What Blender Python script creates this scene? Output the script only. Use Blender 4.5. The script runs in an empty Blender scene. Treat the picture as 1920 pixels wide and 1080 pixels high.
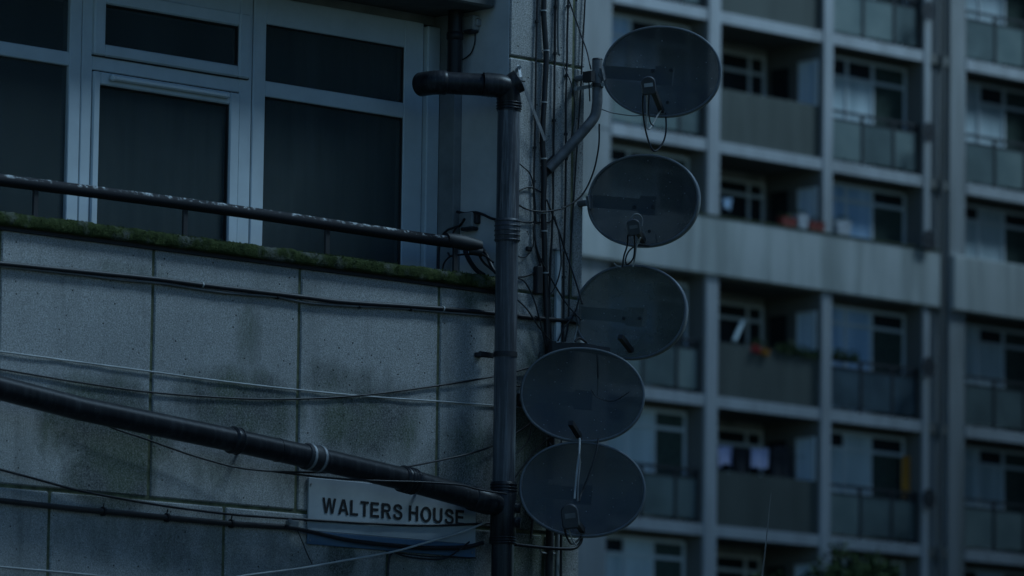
import bpy, math, random
from mathutils import Vector, Matrix, noise
random.seed(7)
S = bpy.context.scene
R = math.radians
# ---------------------------------------------------------------- camera
PITCH, ROLL, FPX = R(7.2), R(.8), 10000.0
cam = bpy.data.cameras.new('camera'); co = bpy.data.objects.new('camera', cam)
S.collection.objects.link(co); S.camera = co
CAM = Vector((0, 0, 1.6))
MC = Matrix.Rotation(math.pi/2 + PITCH, 4, 'X') @ Matrix.Rotation(ROLL, 4, 'Z')
co.matrix_world = Matrix.Translation(CAM) @ MC
cam.sensor_width = 36; cam.lens = 36*FPX/1920; cam.clip_start = .5; cam.clip_end = 3000
cam.dof.use_dof = True; cam.dof.focus_distance = 26.5; cam.dof.aperture_fstop = 4.0
# ---------------------------------------------------------------- world, sun, exposure
SUN_EL, SUN_AZ = R(8), R(97)
w = bpy.data.worlds.new('World'); S.world = w; w.use_nodes = True
nt = w.node_tree; nt.nodes.clear()
sky = nt.nodes.new('ShaderNodeTexSky'); sky.sky_type = 'NISHITA'; sky.sun_disc = False
sky.sun_elevation = SUN_EL; sky.sun_rotation = SUN_AZ; sky.dust_density = .3; sky.ozone_density = 2.0
bg = nt.nodes.new('ShaderNodeBackground'); bg.inputs['Strength'].default_value = .05
wo = nt.nodes.new('ShaderNodeOutputWorld')
tint = nt.nodes.new('ShaderNodeMix'); tint.data_type = 'RGBA'; tint.blend_type = 'MULTIPLY'; tint.inputs[0].default_value = 1
tint.inputs[7].default_value = (.61, .96, 1.46, 1)      # deep blue dusk
nt.links.new(sky.outputs[0], tint.inputs[6]); nt.links.new(tint.outputs[2], bg.inputs[0]); nt.links.new(bg.outputs[0], wo.inputs[0])
# the brighter part of the cloudy evening sky, to the right of us and high
sl = bpy.data.lights.new('sun', 'SUN'); sl.energy = 1.5; sl.angle = R(20); sl.color = (.50, .77, 1.0)
so = bpy.data.objects.new('sun', sl); S.collection.objects.link(so); so.location = (5, 0, 20)
_t = R(47); _e = R(52); _a = R(50)
_h = Vector((math.cos(_t), -math.sin(_t), 0))*math.cos(_a) + Vector((math.sin(_t), math.cos(_t), 0))*math.sin(_a)
SUNV = _h*math.cos(_e) + Vector((0, 0, math.sin(_e)))
so.rotation_euler = SUNV.to_track_quat('Z', 'Y').to_euler()
S.view_settings.view_transform = 'Standard'; S.view_settings.look = 'None'
S.view_settings.gamma = 1; S.view_settings.exposure = 1.28
# ---------------------------------------------------------------- geometry of the place
def ray(x, y):
    """direction through a point of the 1920 x 1080 survey photograph, one metre of depth"""
    v = MC.to_3x3() @ Vector(((x-960)/FPX, (540-y)/FPX, -1)); return v
class Plane:                       # a facade: u along it (away from us), v outward, z up
    def __init__(s, deg, px, py, D):
        t = R(deg); s.d = Vector((math.sin(t), math.cos(t), 0)); s.n = Vector((math.cos(t), -math.sin(t), 0))
        r = ray(px, py)*D; s.o = Vector((r.x, r.y, 0)); s.M = Matrix((s.d, s.n, (0, 0, 1))).transposed()
    def P(s, u, v, z): return s.o + s.d*u + s.n*v + Vector((0, 0, z))
    def at(s, x, y, v=0):
        r = ray(x, y); t = ((s.o + s.n*v).dot(s.n))/(r.dot(s.n)); return CAM + r*t
    def uz(s, x, y, v=0):
        p = s.at(x, y, v); return (p - s.o).dot(s.d), p.z
NB = Plane(47, 1092, 540, 26.4)      # the near house
FB = Plane(45.6, 1337, 540, 110)     # the far block
PX = 1/379.0                          # one survey pixel at the near house, metres
# ---------------------------------------------------------------- mesh builder
class MB:
    def __init__(s, pl=None): s.v = []; s.f = []; s.pl = pl; s.sm = []
    def add(s, vs, fs, smooth=False):
        b = len(s.v); s.v += [Vector(p) for p in vs]; s.f += [tuple(i+b for i in f) for f in fs]; s.sm += [smooth]*len(fs); return s
    def box(s, u0, u1, v0, v1, z0, z1, bev=0):
        if u0 > u1: u0, u1 = u1, u0
        if v0 > v1: v0, v1 = v1, v0
        if z0 > z1: z0, z1 = z1, z0
        P = s.pl.P if s.pl else (lambda a, b, c: Vector((a, b, c)))
        if bev <= 0:
            vs = [P(u, v, z) for z in (z0, z1) for v in (v0, v1) for u in (u0, u1)]
            fs = [(0,1,3,2),(4,6,7,5),(0,4,5,1),(1,5,7,3),(3,7,6,2),(2,6,4,0)]
            return s.add(vs, fs)
        b = min(bev, (u1-u0)*.4, (v1-v0)*.4, (z1-z0)*.4); vs = []; idx = {}
        for i, u in enumerate((u0, u1)):
            for j, v in enumerate((v0, v1)):
                for k, z in enumerate((z0, z1)):
                    du, dv, dz = (b, -b)[i], (b, -b)[j], (b, -b)[k]
                    for a, q in enumerate(((u, v+dv, z+dz), (u+du, v, z+dz), (u+du, v+dv, z))):
                        idx[i, j, k, a] = len(vs); vs.append(P(*q))
        fs = []; I = idx
        for i in (0, 1): fs.append((I[i,0,0,0], I[i,1,0,0], I[i,1,1,0], I[i,0,1,0]))
        for j in (0, 1): fs.append((I[0,j,0,1], I[1,j,0,1], I[1,j,1,1], I[0,j,1,1]))
        for k in (0, 1): fs.append((I[0,0,k,2], I[1,0,k,2], I[1,1,k,2], I[0,1,k,2]))
        for i in (0, 1):
            for j in (0, 1): fs.append((I[i,j,0,0], I[i,j,1,0], I[i,j,1,1], I[i,j,0,1]))
            for k in (0, 1): fs.append((I[i,0,k,0], I[i,1,k,0], I[i,1,k,2], I[i,0,k,2]))
        for j in (0, 1):
            for k in (0, 1): fs.append((I[0,j,k,1], I[1,j,k,1], I[1,j,k,2], I[0,j,k,2]))
        for i in (0, 1):
            for j in (0, 1):
                for k in (0, 1): fs.append((I[i,j,k,0], I[i,j,k,1], I[i,j,k,2]))
        return s.add(vs, fs)
    def tube(s, pts, r, seg=10, cap=True):
        pts = [Vector(p) for p in pts]; n = len(pts); rs = r if isinstance(r, (list, tuple)) else [r]*n
        vs = []; fs = []; t0 = (pts[1]-pts[0]).normalized()
        a = t0.orthogonal().normalized()
        for i in range(n):
            t = (pts[min(i+1, n-1)] - pts[max(i-1, 0)]).normalized()
            a = (a - t*a.dot(t)).normalized(); b = t.cross(a)
            for k in range(seg):
                th = 2*math.pi*k/seg; vs.append(pts[i] + (a*math.cos(th) + b*math.sin(th))*rs[i])
        for i in range(n-1):
            for k in range(seg):
                k2 = (k+1) % seg; fs.append((i*seg+k, i*seg+k2, (i+1)*seg+k2, (i+1)*seg+k))
        s.add(vs, fs, True)
        if cap:
            s.add(vs[:seg], [tuple(range(seg))[::-1]]); s.add(vs[-seg:], [tuple(range(seg))])
        return s
    def frame(s, u0, u1, z0, z1, v0, v1, wl, wr, wb, wt, bev=.003):
        s.box(u0, u0+wl, v0, v1, z0, z1, bev); s.box(u1-wr, u1, v0, v1, z0, z1, bev)
        s.box(u0+wl, u1-wr, v0, v1-.0015, z1-wt, z1, bev); s.box(u0+wl, u1-wr, v0, v1-.0015, z0, z0+wb, bev); return s
    def build(s, name, m, parent=None, **kw):
        lo = [min(p[i] for p in s.v) for i in range(3)]; hi = [max(p[i] for p in s.v) for i in range(3)]
        c = Vector([(a+b)/2 for a, b in zip(lo, hi)]); me = bpy.data.meshes.new(name)
        me.from_pydata([p-c for p in s.v], [], s.f); me.polygons.foreach_set('use_smooth', s.sm); me.validate()
        import bmesh
        bm = bmesh.new(); bm.from_mesh(me); bmesh.ops.recalc_face_normals(bm, faces=bm.faces); bm.to_mesh(me); bm.free()
        me.materials.append(m); o = bpy.data.objects.new(name, me); S.collection.objects.link(o)
        if parent is not None:
            o.parent = parent; q = Vector((0, 0, 0)); p = parent
            while p is not None: q += p.location; p = p.parent
            o.location = c - q
        else: o.location = c
        for k, v in kw.items(): o[k] = v
        return o
def thing(name, loc, label, cat, group=None):
    o = bpy.data.objects.new(name, None); S.collection.objects.link(o); o.location = loc
    o.empty_display_size = .2; tag(o, label, cat, group); return o
def tag(o, label, cat, group=None):
    o['label'] = label; o['category'] = cat
    if group: o['group'] = group
    return o
def smooth(pts, n=6):
    pts = [Vector(p) for p in pts]
    if len(pts) < 3: return pts
    q = [pts[0]*2-pts[1]] + pts + [pts[-1]*2-pts[-2]]; out = []
    for i in range(1, len(q)-2):
        for k in range(n):
            t = k/n; a, b, c, d = q[i-1:i+3]
            out.append(.5*((2*b) + (c-a)*t + (2*a-5*b+4*c-d)*t*t + (3*b-a-3*c+d)*t**3))
    return out + [pts[-1]]
# ---------------------------------------------------------------- materials
class N:
    def __init__(s, name, rough=.7, metal=0, spec=.4):
        s.m = bpy.data.materials.new(name); s.m.use_nodes = True; s.t = s.m.node_tree
        s.b = s.t.nodes['Principled BSDF']; s.b.inputs['Roughness'].default_value = rough
        s.b.inputs['Metallic'].default_value = metal; s.b.inputs['Specular IOR Level'].default_value = spec
        s.g = s.t.nodes.new('ShaderNodeNewGeometry')
    def n(s, ty, **kw):
        x = s.t.nodes.new(ty)
        for k, v in kw.items(): setattr(x, k, v)
        return x
    def l(s, a, b): s.t.links.new(a, b)
    def pos(s, scale=(1, 1, 1)):
        x = s.n('ShaderNodeVectorMath', operation='MULTIPLY'); s.l(s.g.outputs['Position'], x.inputs[0]); x.inputs[1].default_value = scale; return x.outputs[0]
    def noise(s, sc, det=3, scale=(1, 1, 1), rough=.6):
        x = s.n('ShaderNodeTexNoise'); x.inputs['Scale'].default_value = sc; x.inputs['Detail'].default_value = det
        x.inputs['Roughness'].default_value = rough; s.l(s.pos(scale), x.inputs['Vector']); return x.outputs[0]
    def vor(s, sc, scale=(1, 1, 1), out='Distance'):
        x = s.n('ShaderNodeTexVoronoi'); x.inputs['Scale'].default_value = sc; s.l(s.pos(scale), x.inputs['Vector']); return x.outputs[out]
    def rng(s, a, lo, hi, o0=0, o1=1):
        x = s.n('ShaderNodeMapRange'); x.inputs[1].default_value = lo; x.inputs[2].default_value = hi
        x.inputs[3].default_value = o0; x.inputs[4].default_value = o1; s.l(a, x.inputs[0]); return x.outputs[0]
    def math(s, op, a, b):
        x = s.n('ShaderNodeMath', operation=op)
        for i, q in enumerate((a, b)):
            if isinstance(q, (int, float)): x.inputs[i].default_value = q
            else: s.l(q, x.inputs[i])
        return x.outputs[0]
    def mix(s, f, a, b):
        x = s.n('ShaderNodeMix', data_type='RGBA')
        for i, q in ((0, f), (6, a), (7, b)):
            if isinstance(q, (int, float)): x.inputs[i].default_value = q
            elif isinstance(q, tuple): x.inputs[i].default_value = q + (1,)
            else: s.l(q, x.inputs[i])
        return x.outputs[2]
    def col(s, c):
        if isinstance(c, tuple): s.b.inputs['Base Color'].default_value = c + (1,)
        else: s.l(c, s.b.inputs['Base Color'])
        return s
    def bump(s, h, dist=.002, st=.6):
        x = s.n('ShaderNodeBump'); x.inputs['Distance'].default_value = dist; x.inputs['Strength'].default_value = st
        s.l(h, x.inputs['Height']); s.l(x.outputs[0], s.b.inputs['Normal']); return s
    def blob(s, p, ru, rz, pl):
        """a round patch on a facade: 1 at its middle, 0 outside"""
        a = s.n('ShaderNodeVectorMath', operation='SUBTRACT'); s.l(s.g.outputs['Position'], a.inputs[0]); a.inputs[1].default_value = p
        d = s.n('ShaderNodeVectorMath', operation='DOT_PRODUCT'); s.l(a.outputs[0], d.inputs[0]); d.inputs[1].default_value = pl.d/ru
        e = s.n('ShaderNodeVectorMath', operation='DOT_PRODUCT'); s.l(a.outputs[0], e.inputs[0]); e.inputs[1].default_value = (0, 0, 1/rz)
        q = s.math('ADD', s.math('MULTIPLY', d.outputs['Value'], d.outputs['Value']), s.math('MULTIPLY', e.outputs['Value'], e.outputs['Value']))
        return s.rng(q, 1, 0, 0, 1)

def mat_simple(name, c, rough=.6, metal=0, spec=.4, var=.25, sc=8, bump=0, bsc=60):
    a = N(name, rough, metal, spec); f = a.rng(a.noise(sc, 4), .3, .7)
    a.col(a.mix(f, tuple(x*(1-var) for x in c), tuple(min(1, x*(1+var)) for x in c)))
    if bump: a.bump(a.noise(bsc, 3), bump)
    return a.m

def mat_concrete(blobs, name='aggregate_concrete', c0=(.37, .37, .355), c1=(.50, .49, .47)):
    a = N(name, .9, 0, .25)
    base = a.mix(a.rng(a.noise(1.6, 5), .3, .7), c0, c1)
    sp = a.noise(170, 3, rough=.85); base = a.mix(a.rng(sp, .36, .62), tuple(x*.42 for x in c0), base)
    base = a.mix(a.math('MULTIPLY', a.rng(sp, .60, .74), .75), base, (.62, .62, .6))
    st = a.rng(a.noise(9, 4, (1, 1, .13)), .52, .72); base = a.mix(a.math('MULTIPLY', st, .4), base, (.13, .135, .125))
    # algae patches; the broad low ones also paint in the wall's downward darkening
    al = None
    for (x, y, ru, rz, k) in blobs:
        q = a.math('MULTIPLY', a.blob(NB.at(x, y), ru, rz, NB), k); al = q if al is None else a.math('MAXIMUM', al, q)
    n1 = a.noise(5, 6, (1, 1, .55), .7); n2 = a.noise(130, 3)
    f = a.rng(a.math('ADD', a.math('MULTIPLY', al, .75), n1), .68, 1.05)
    f = a.math('MULTIPLY', f, a.rng(n2, .70, .38, .35, 1))
    grn = a.mix(a.rng(a.noise(3.1, 3), .42, .6), (.050, .058, .054), (.052, .074, .040))
    base = a.mix(a.math('MULTIPLY', f, .93), base, grn)
    pit = a.vor(26); pn = a.noise(7, 2); pf = a.math('MULTIPLY', a.rng(pit, .13, .09), a.rng(pn, .5, .56))
    base = a.mix(pf, base, (.03, .03, .03))
    base = a.mix(a.math('MULTIPLY', a.rng(a.vor(85), .16, .1), a.rng(a.noise(23, 2), .5, .6)), base, (.06, .06, .06))
    a.col(base); a.bump(a.math('SUBTRACT', sp, a.math('MULTIPLY', pf, 2.0)), .003, .7); return a.m

BL = [(200, 800, .55, .30, .95), (450, 760, .55, .24, .95), (690, 790, .45, .28, .9), (640, 715, .45, .14, .62), (210, 890, .36, .22, 1.25),
      (760, 1010, .4, .1, .9), (640, 1045, .12, .14, 1.1), (300, 1020, 1.1, .22, .45), (480, 880, .9, .16, .55), (870, 960, .45, .6, .85),
      (1000, 800, .34, .7, .9), (1000, 1000, .4, .4, 1.0), (465, 640, .12, .28, .55), (230, 505, .5, .06, .4), (560, 540, .1, .06, .6), (1025, 575, .10, .08, .9),
      (880, 560, .18, .12, .6), (700, 1080, 1.6, .25, .45)]
M = {}
M['concrete'] = mat_concrete(BL)
M['mortar'] = mat_simple('mossy_mortar', (.085, .095, .055), .95, var=.5, sc=20)
M['render'] = mat_simple('painted_render', (.55, .55, .54), .85, var=.12, sc=5, bump=.001, bsc=120)
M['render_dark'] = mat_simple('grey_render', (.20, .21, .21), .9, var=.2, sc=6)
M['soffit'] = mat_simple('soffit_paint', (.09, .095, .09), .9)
M['upvc'] = mat_simple('white_upvc', (.46, .51, .53), .45, spec=.3, var=.07, sc=7)
M['gasket'] = mat_simple('black_gasket', (.02, .02, .02), .6)
def mat_pipe(name, c, streak):
    a = N(name, .55, 0, .2); base = a.mix(a.rng(a.noise(6, 4), .35, .65), tuple(x*.7 for x in c), c)
    f = a.math('MULTIPLY', a.rng(a.noise(34, 5, (1, 1, .035), .75), .48, .66), streak)
    base = a.mix(f, base, (.34, .35, .36)); base = a.mix(a.rng(a.noise(160, 2), .72, .78, 0, .5), base, (.4, .4, .4)); a.col(base)
    a.l(a.rng(f, 0, 1, .38, .8), a.b.inputs['Roughness']); return a.m
M['pipe_weathered'] = mat_pipe('weathered_grey_plastic', (.07, .072, .08), .7)
M['pipe_grey'] = mat_pipe('dark_grey_plastic', (.07, .072, .08), .35)
M['pipe_black'] = mat_pipe('black_plastic', (.016, .017, .02), .06)
M['iron'] = mat_simple('black_iron', (.02, .02, .022), .6)
M['rubber'] = mat_simple('black_cable_sheath', (.014, .014, .016), .5)
M['cable_brown'] = mat_simple('dark_brown_cable_sheath', (.03, .026, .025), .55)
M['cable_grey'] = mat_simple('grey_cable_sheath', (.16, .16, .16), .6)
M['cable_white'] = mat_simple('white_cable_sheath', (.36, .36, .35), .55)
M['steel'] = mat_simple('galvanised_steel', (.24, .25, .26), .5, .5, var=.25, sc=30)
M['zinc'] = mat_simple('dull_zinc', (.25, .26, .27), .55, .4, var=.3, sc=25)
M['mast_steel'] = mat_simple('tarnished_mast_steel', (.13, .135, .14), .6, .3, var=.35, sc=14)
M['box_grey'] = mat_simple('grey_box_plastic', (.20, .205, .2), .6)
def mat_rail():
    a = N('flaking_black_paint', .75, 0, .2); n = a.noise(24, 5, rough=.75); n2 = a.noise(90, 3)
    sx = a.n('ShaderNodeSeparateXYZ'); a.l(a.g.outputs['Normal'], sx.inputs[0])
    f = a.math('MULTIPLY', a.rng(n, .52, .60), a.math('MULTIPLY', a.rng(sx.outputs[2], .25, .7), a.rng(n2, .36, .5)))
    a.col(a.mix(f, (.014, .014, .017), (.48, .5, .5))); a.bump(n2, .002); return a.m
M['rail'] = mat_rail()
def mat_moss():
    a = N('mossy_stone', .95, 0, .1); n = a.noise(22, 5, rough=.7); k = a.noise(5, 3)
    base = a.mix(a.rng(n, .35, .62), (.018, .026, .009), (.044, .058, .019)); base = a.mix(a.rng(n, .62, .72), base, (.10, .10, .06))
    base = a.mix(a.rng(k, .50, .60), base, (.085, .09, .075)); base = a.mix(a.rng(a.noise(60, 3), .56, .66), base, (.03, .04, .012)); a.col(base)
    a.bump(a.noise(110, 4), .008, 1); return a.m
M['moss'] = mat_moss()
def mat_dish(name, c, T, dirt=.6, rough=.45):
    a = N(name, rough, .0, .4); k = a.rng(a.noise(7, 5), .35, .7)
    base = a.mix(a.math('MULTIPLY', k, dirt), c, (.075, .082, .068)); base = a.mix(a.rng(a.vor(30), .10, .06, 0, .6), base, (.35, .35, .35)); a.col(base)
    # fine perforation, about a third of the sheet is holes
    h = a.noise(9, 4); a.l(a.rng(h, .35, .65, 1-T*.85, 1-T*1.15), a.b.inputs['Alpha']); return a.m
M['dish'] = mat_dish('perforated_dish_sheet', (.048, .054, .060), .26)
M['dish_old'] = mat_dish('dirty_perforated_dish_sheet', (.12, .13, .115), .30, .9)
M['rim'] = mat_simple('dish_rim_plastic', (.12, .13, .14), .5)
def mat_glass():
    a = N('window_glass', .04, 0, .12); a.col(a.mix(a.rng(a.noise(4, 4, (1, 1, .3)), .3, .7), (.045, .06, .062), (.065, .08, .08))); a.b.inputs['Alpha'].default_value = .6; return a.m
M['glass'] = mat_glass()
def mat_net():
    a = N('net_curtain', .9, 0, .1); a.col(a.mix(a.rng(a.noise(14, 3, (1, 1, .06)), .3, .7), (.22, .27, .27), (.38, .44, .44))); return a.m
M['net'] = mat_net()
M['dark_room'] = mat_simple('dark_room', (.02, .022, .022), .9)
M['sign_white'] = mat_simple('sign_white_enamel', (.32, .35, .37), .4, var=.12, sc=5)
M['sign_blue'] = mat_simple('sign_blue_enamel', (.065, .12, .19), .4, var=.1)
M['ink'] = mat_simple('sign_black_ink', (.012, .012, .014), .5)
# ================================================================= GROUND
g = MB(); g.add([(-400, -200, 0), (400, -200, 0), (400, 700, 0), (-400, 700, 0)], [(0, 1, 2, 3)])
def mat_ground():
    a = N('grass_and_earth', .95); a.col(a.mix(a.rng(a.noise(.6, 6), .4, .6), (.04, .055, .02), (.07, .06, .04))); return a.m
g.build('ground', mat_ground(), kind='structure')
def fpath(pl, v0, v1, name, u0, u1, m):
    b = MB(pl); b.box(u0, u1, v0, v1, 0, .12, .02); b.build(name, m, kind='structure')
M['paving'] = mat_simple('paving_concrete', (.19, .19, .18), .9, var=.2, sc=3)
fpath(NB, .0, 1.8, 'footpath', -9, 1.6, M['paving'])
# ================================================================= NEAR HOUSE
near = thing('apartment_building', NB.P(-4, 0, 0), 'grey concrete panel flats with a recessed balcony window and a mossy parapet', 'building')
UL = -8.0
PT, SO, WV = 4.853, 6.262, -.50       # parapet top, soffit, window plane
TOP = 9.2
b = MB(NB)
G = .0085                              # half a joint
def panels(b, us, z0, z1, v1=0, v0=-.12):
    for a_, c_ in zip(us[:-1], us[1:]):
        b.box(a_+G, c_-G if c_ < 0 else 0, v0, v1, z0+G, z1-G, .006)
vj = [-8.06, -7.17, -6.28, -5.395, -4.506, -3.617, -2.729, -1.84, -.952, 0]
panels(b, vj, 3.68, PT+.006)
lj = [-8.4, -7.38, -6.36, -5.34, -4.32, -3.30, -2.275, -1.257, -.24, 0]
panels(b, lj, 2.50, 3.68); panels(b, vj, 1.3, 2.50); panels(b, lj, .1, 1.3)
for z0, z1 in ((PT+.006, 6.015), (6.015, 7.25)):
    b.box(-.51, -.075-G, -.12, 0, z0+G*.5, z1-G, .006); b.box(-.075+G, 0, -.12, 0, z0+G*.5, z1-G, .006)
panels(b, vj, 7.25, TOP)
b.build('wall', M['concrete'], near)
b = MB(NB)                             # mortar and core behind the panels
b.box(UL, -.012, -.20, -.007, 0, PT-.02); b.box(-.505, -.012, -9, -.007, PT-.02, TOP-.02)
b.box(UL, -.506, -.20, -.0075, SO+.30, TOP-.03)
b.build('wall_core', M['mortar'], near)
b = MB(NB); b.box(UL, -.0, -9, -.201, 0, PT-.4); b.box(UL, -.51, -9, -1.6, PT-.4, TOP); b.box(-.505, 0, -9, -.121, PT-.4, TOP-.05)
b.build('side_wall', M['render'], near)
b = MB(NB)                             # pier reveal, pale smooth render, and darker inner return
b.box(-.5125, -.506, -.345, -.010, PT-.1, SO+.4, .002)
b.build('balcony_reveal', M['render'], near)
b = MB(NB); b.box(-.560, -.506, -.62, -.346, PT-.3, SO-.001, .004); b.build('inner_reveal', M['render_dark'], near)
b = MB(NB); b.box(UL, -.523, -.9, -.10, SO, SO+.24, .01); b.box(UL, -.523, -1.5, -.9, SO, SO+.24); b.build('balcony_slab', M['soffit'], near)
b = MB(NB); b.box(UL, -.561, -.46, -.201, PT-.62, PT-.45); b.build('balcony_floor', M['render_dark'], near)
b = MB(NB); b.box(UL, .02, -9.1, .02, TOP, TOP+.3, .02); b.build('roof', M['render_dark'], near)
# ---- coping with moss: an uneven stone strip
def coping():
    nu, ring = 700, [(.03, 4.846), (.034, 4.858), (.036, 4.88), (.032, 4.898), (.018, 4.908), (-.06, 4.912), (-.20, 4.91), (-.212, 4.846)]
    u0, u1 = UL+3.8, -.545; vs = []; fs = []
    for i in range(nu+1):
        u = u0+(u1-u0)*i/nu
        for j, (v, z) in enumerate(ring):
            k = noise.noise(Vector((u*9, j*.9, 1)))*.006 + noise.noise(Vector((u*45, j*2.3, 5)))*.004
            e = .5 if j in (0, 7) else 1.2
            vs.append(NB.P(u, v+k*e, z+(k+noise.noise(Vector((u*26, j, 9)))*.003)*e))
    m = len(ring)
    for i in range(nu):
        for j in range(m):
            j2 = (j+1) % m; fs.append((i*m+j, (i+1)*m+j, (i+1)*m+j2, i*m+j2))
    b = MB(); b.add(vs, fs, True); b.add(vs[:m], [tuple(range(m))]); b.add(vs[-m:], [tuple(range(m))]); return b
cop = coping().build('coping', M['moss'], near)
b = MB(NB); b.box(UL+3.8, -.546, -.15, .013, 4.826, 4.846, .002); b.build('coping_shade', M['iron'], near)  # black strip standing in for the shade under the coping
def tufts():
    rnd = random.Random(3); b = MB()
    for i in range(2600):
        u = -4.2+3.6*rnd.random(); dens = noise.noise(Vector((u*2.2, 3, 0)))
        if rnd.random() > .45+dens: continue
        top = rnd.random() < .6
        v, z = ((.0+.03*rnd.random(), 4.905) if top else (.034, 4.856+.045*rnd.random()))
        p = NB.P(u, v, z); h = .004+.009*rnd.random(); r = .002+.003*rnd.random()
        up = (Vector((0, 0, 1)) if top else NB.n*.8+Vector((0, 0, .25)))*h; s_ = Vector((rnd.uniform(-1, 1), rnd.uniform(-1, 1), rnd.uniform(-.4, .4)))*r
        q = NB.d*r
        b.add([p-q, p+q, p+NB.n*r, p+up+s_], [(0, 1, 3), (1, 2, 3), (2, 0, 3)])
    return b
def mat_tuft():
    a = N('moss_tuft', .95, 0, .1); a.col(a.mix(a.rng(a.noise(30, 3), .35, .65), (.028, .038, .012), (.065, .08, .024))); return a.m
tufts().build('moss', mat_tuft(), near, kind='stuff')
# ---- windows
def pane(b, u0, u1, z0, z1, v=WV-.022): b.box(u0, u1, v-.006, v, z0, z1)
def gask(b, u0, u1, z0, z1, v=WV+.0): b.frame(u0, u1, z0, z1, v-.02, v, .006, .006, .006, .006, .001)
ZB = 4.30
win = MB(NB)                            # left hand unit: outer frame with transom
f = win
f.box(-2.80, -2.737, WV-.04, WV+.020, ZB, 6.215, .004); f.box(-1.836, -1.759, WV-.04, WV+.020, ZB, 6.215, .004)
f.box(-2.737, -1.836, WV-.04, WV+.0185, 5.722, 5.788, .004); f.box(-2.737, -1.836, WV-.04, WV+.0185, 6.105, 6.215, .004); f.box(-2.737, -1.836, WV-.04, WV+.0185, ZB, ZB+.07, .004)
W1 = win.build('window', M['upvc'], near, label='opening window with a long slim air vent, the mossy rail in front')
s_ = MB(NB).frame(-2.745, -1.79, 5.792, 6.105, WV-.01, WV+.042, .068, .068, .055, .065, .007); s_.build('sash', M['upvc'], W1, label='top hung fanlight sash')
s_ = MB(NB).frame(-2.734, -1.839, ZB+.07, 5.716, WV-.02, WV+.030, .041, .059, .05, .060, .006); s_.build('sash', M['upvc'], W1, label='tall side hung sash')
b = MB(NB); gask(b, -2.678, -1.857, 5.846, 6.041, WV+.03); gask(b, -2.694, -1.897, ZB+.12, 5.657, WV+.018); b.box(-1.759, -1.753, WV-.03, WV+.005, ZB, 6.2)
b.box(-2.734, -1.839, WV-.02, WV+.012, 5.715, 5.723); b.box(-2.745, -1.79, WV+.0, WV+.026, 5.787, 5.793); b.box(-1.79, -1.784, WV, WV+.026, 5.79, 6.10); b.build('gasket', M['gasket'], W1)
b = MB(NB); pane(b, -2.675, -1.86, 5.849, 6.038, WV+.012); b.build('pane', M['glass'], W1)
b = MB(NB); pane(b, -2.69, -1.90, ZB+.12, 5.653, WV+.0); b.build('pane', M['glass'], W1)
b = MB(NB); b.box(-2.63, -1.925, WV+.030, WV+.052, 5.680, 5.704, .008); b.box(-2.648, -2.622, WV+.03, WV+.058, 5.676, 5.708, .008); b.box(-1.94, -1.92, WV+.03, WV+.056, 5.678, 5.706, .008); b.build('trickle_vent', M['upvc'], W1)
b = MB(NB)                              # right hand fixed unit
b.box(-1.752, -1.672, WV-.04, WV+.020, ZB, 6.215, .004); b.box(-.775, -.650, WV-.04, WV+.020, ZB, 6.215, .004)
b.box(-1.672, -.775, WV-.04, WV+.0185, 5.724, 5.800, .004); b.box(-1.672, -.775, WV-.04, WV+.0185, 6.078, 6.215, .004); b.box(-1.672, -.775, WV-.04, WV+.0185, ZB, ZB+.07, .004)
W2 = b.build('window', M['upvc'], near, label='fixed two light window beside the balcony reveal')
b = MB(NB); b.box(-.646, -.562, WV-.04, WV+.048, ZB, 6.2, .006); b.build('frame_cover', M['upvc'], W2)
b = MB(NB); gask(b, -1.673, -.774, 5.799, 6.079, WV+.012); gask(b, -1.673, -.774, ZB+.07, 5.725, WV+.012); b.build('gasket', M['gasket'], W2)
for z0, z1 in ((5.80, 6.078), (ZB+.07, 5.724)):
    b = MB(NB); pane(b, -1.67, -.777, z0, z1, WV); b.build('pane', M['glass'], W2)
b = MB(NB).frame(-3.95, -2.804, ZB, 6.215, WV-.04, WV+.02, .07, .07, .07, .11, .004); b.box(-3.88, -2.874, WV-.04, WV+.0185, 5.722, 5.788, .004)
W3 = b.build('window', M['upvc'], near, label='window at the far end of the balcony, cut by the edge')
for z0, z1 in ((5.789, 6.104), (ZB+.07, 5.721)):
    b = MB(NB); pane(b, -3.88, -2.875, z0, z1, WV); b.build('pane', M['glass'], W3)
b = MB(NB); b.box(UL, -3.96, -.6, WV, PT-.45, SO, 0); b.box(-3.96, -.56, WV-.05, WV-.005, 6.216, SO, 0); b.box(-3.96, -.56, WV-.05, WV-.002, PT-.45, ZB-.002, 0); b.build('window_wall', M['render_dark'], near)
b = MB(NB); b.box(-3.96, -.52, -1.59, -1.55, PT-.45, SO); b.build('room', M['dark_room'], near)
def curtain(u0, u1, z0, z1, label, seed):
    rnd = random.Random(seed); n = 160; vs = []; fs = []
    for i in range(n+1):
        u = u0+(u1-u0)*i/n; a = .004*math.sin(u*34+seed)+.003*math.sin(u*77+2*seed)+.01*math.sin(u*9)
        for z in (z0, z1): vs.append(NB.P(u, WV-.085+a, z))
        for z in (z0, z1): vs.append(NB.P(u, WV-.087+a, z))
    for i in range(n):
        a = i*4; fs += [(a, a+4, a+5, a+1), (a+2, a+3, a+7, a+6)]
    b = MB(); b.add(vs, fs, True); o = b.build('net_curtain', M['net']); tag(o, label, 'curtain', 'net curtains behind the balcony windows'); return o
curtain(-2.76, -1.80, 4.2, 5.74, 'dim net curtain behind the tall pane under the air vent', 1)
curtain(-1.74, -.66, 4.2, 6.2, 'dim net curtain behind the fixed window next to the reveal', 2)
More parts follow.
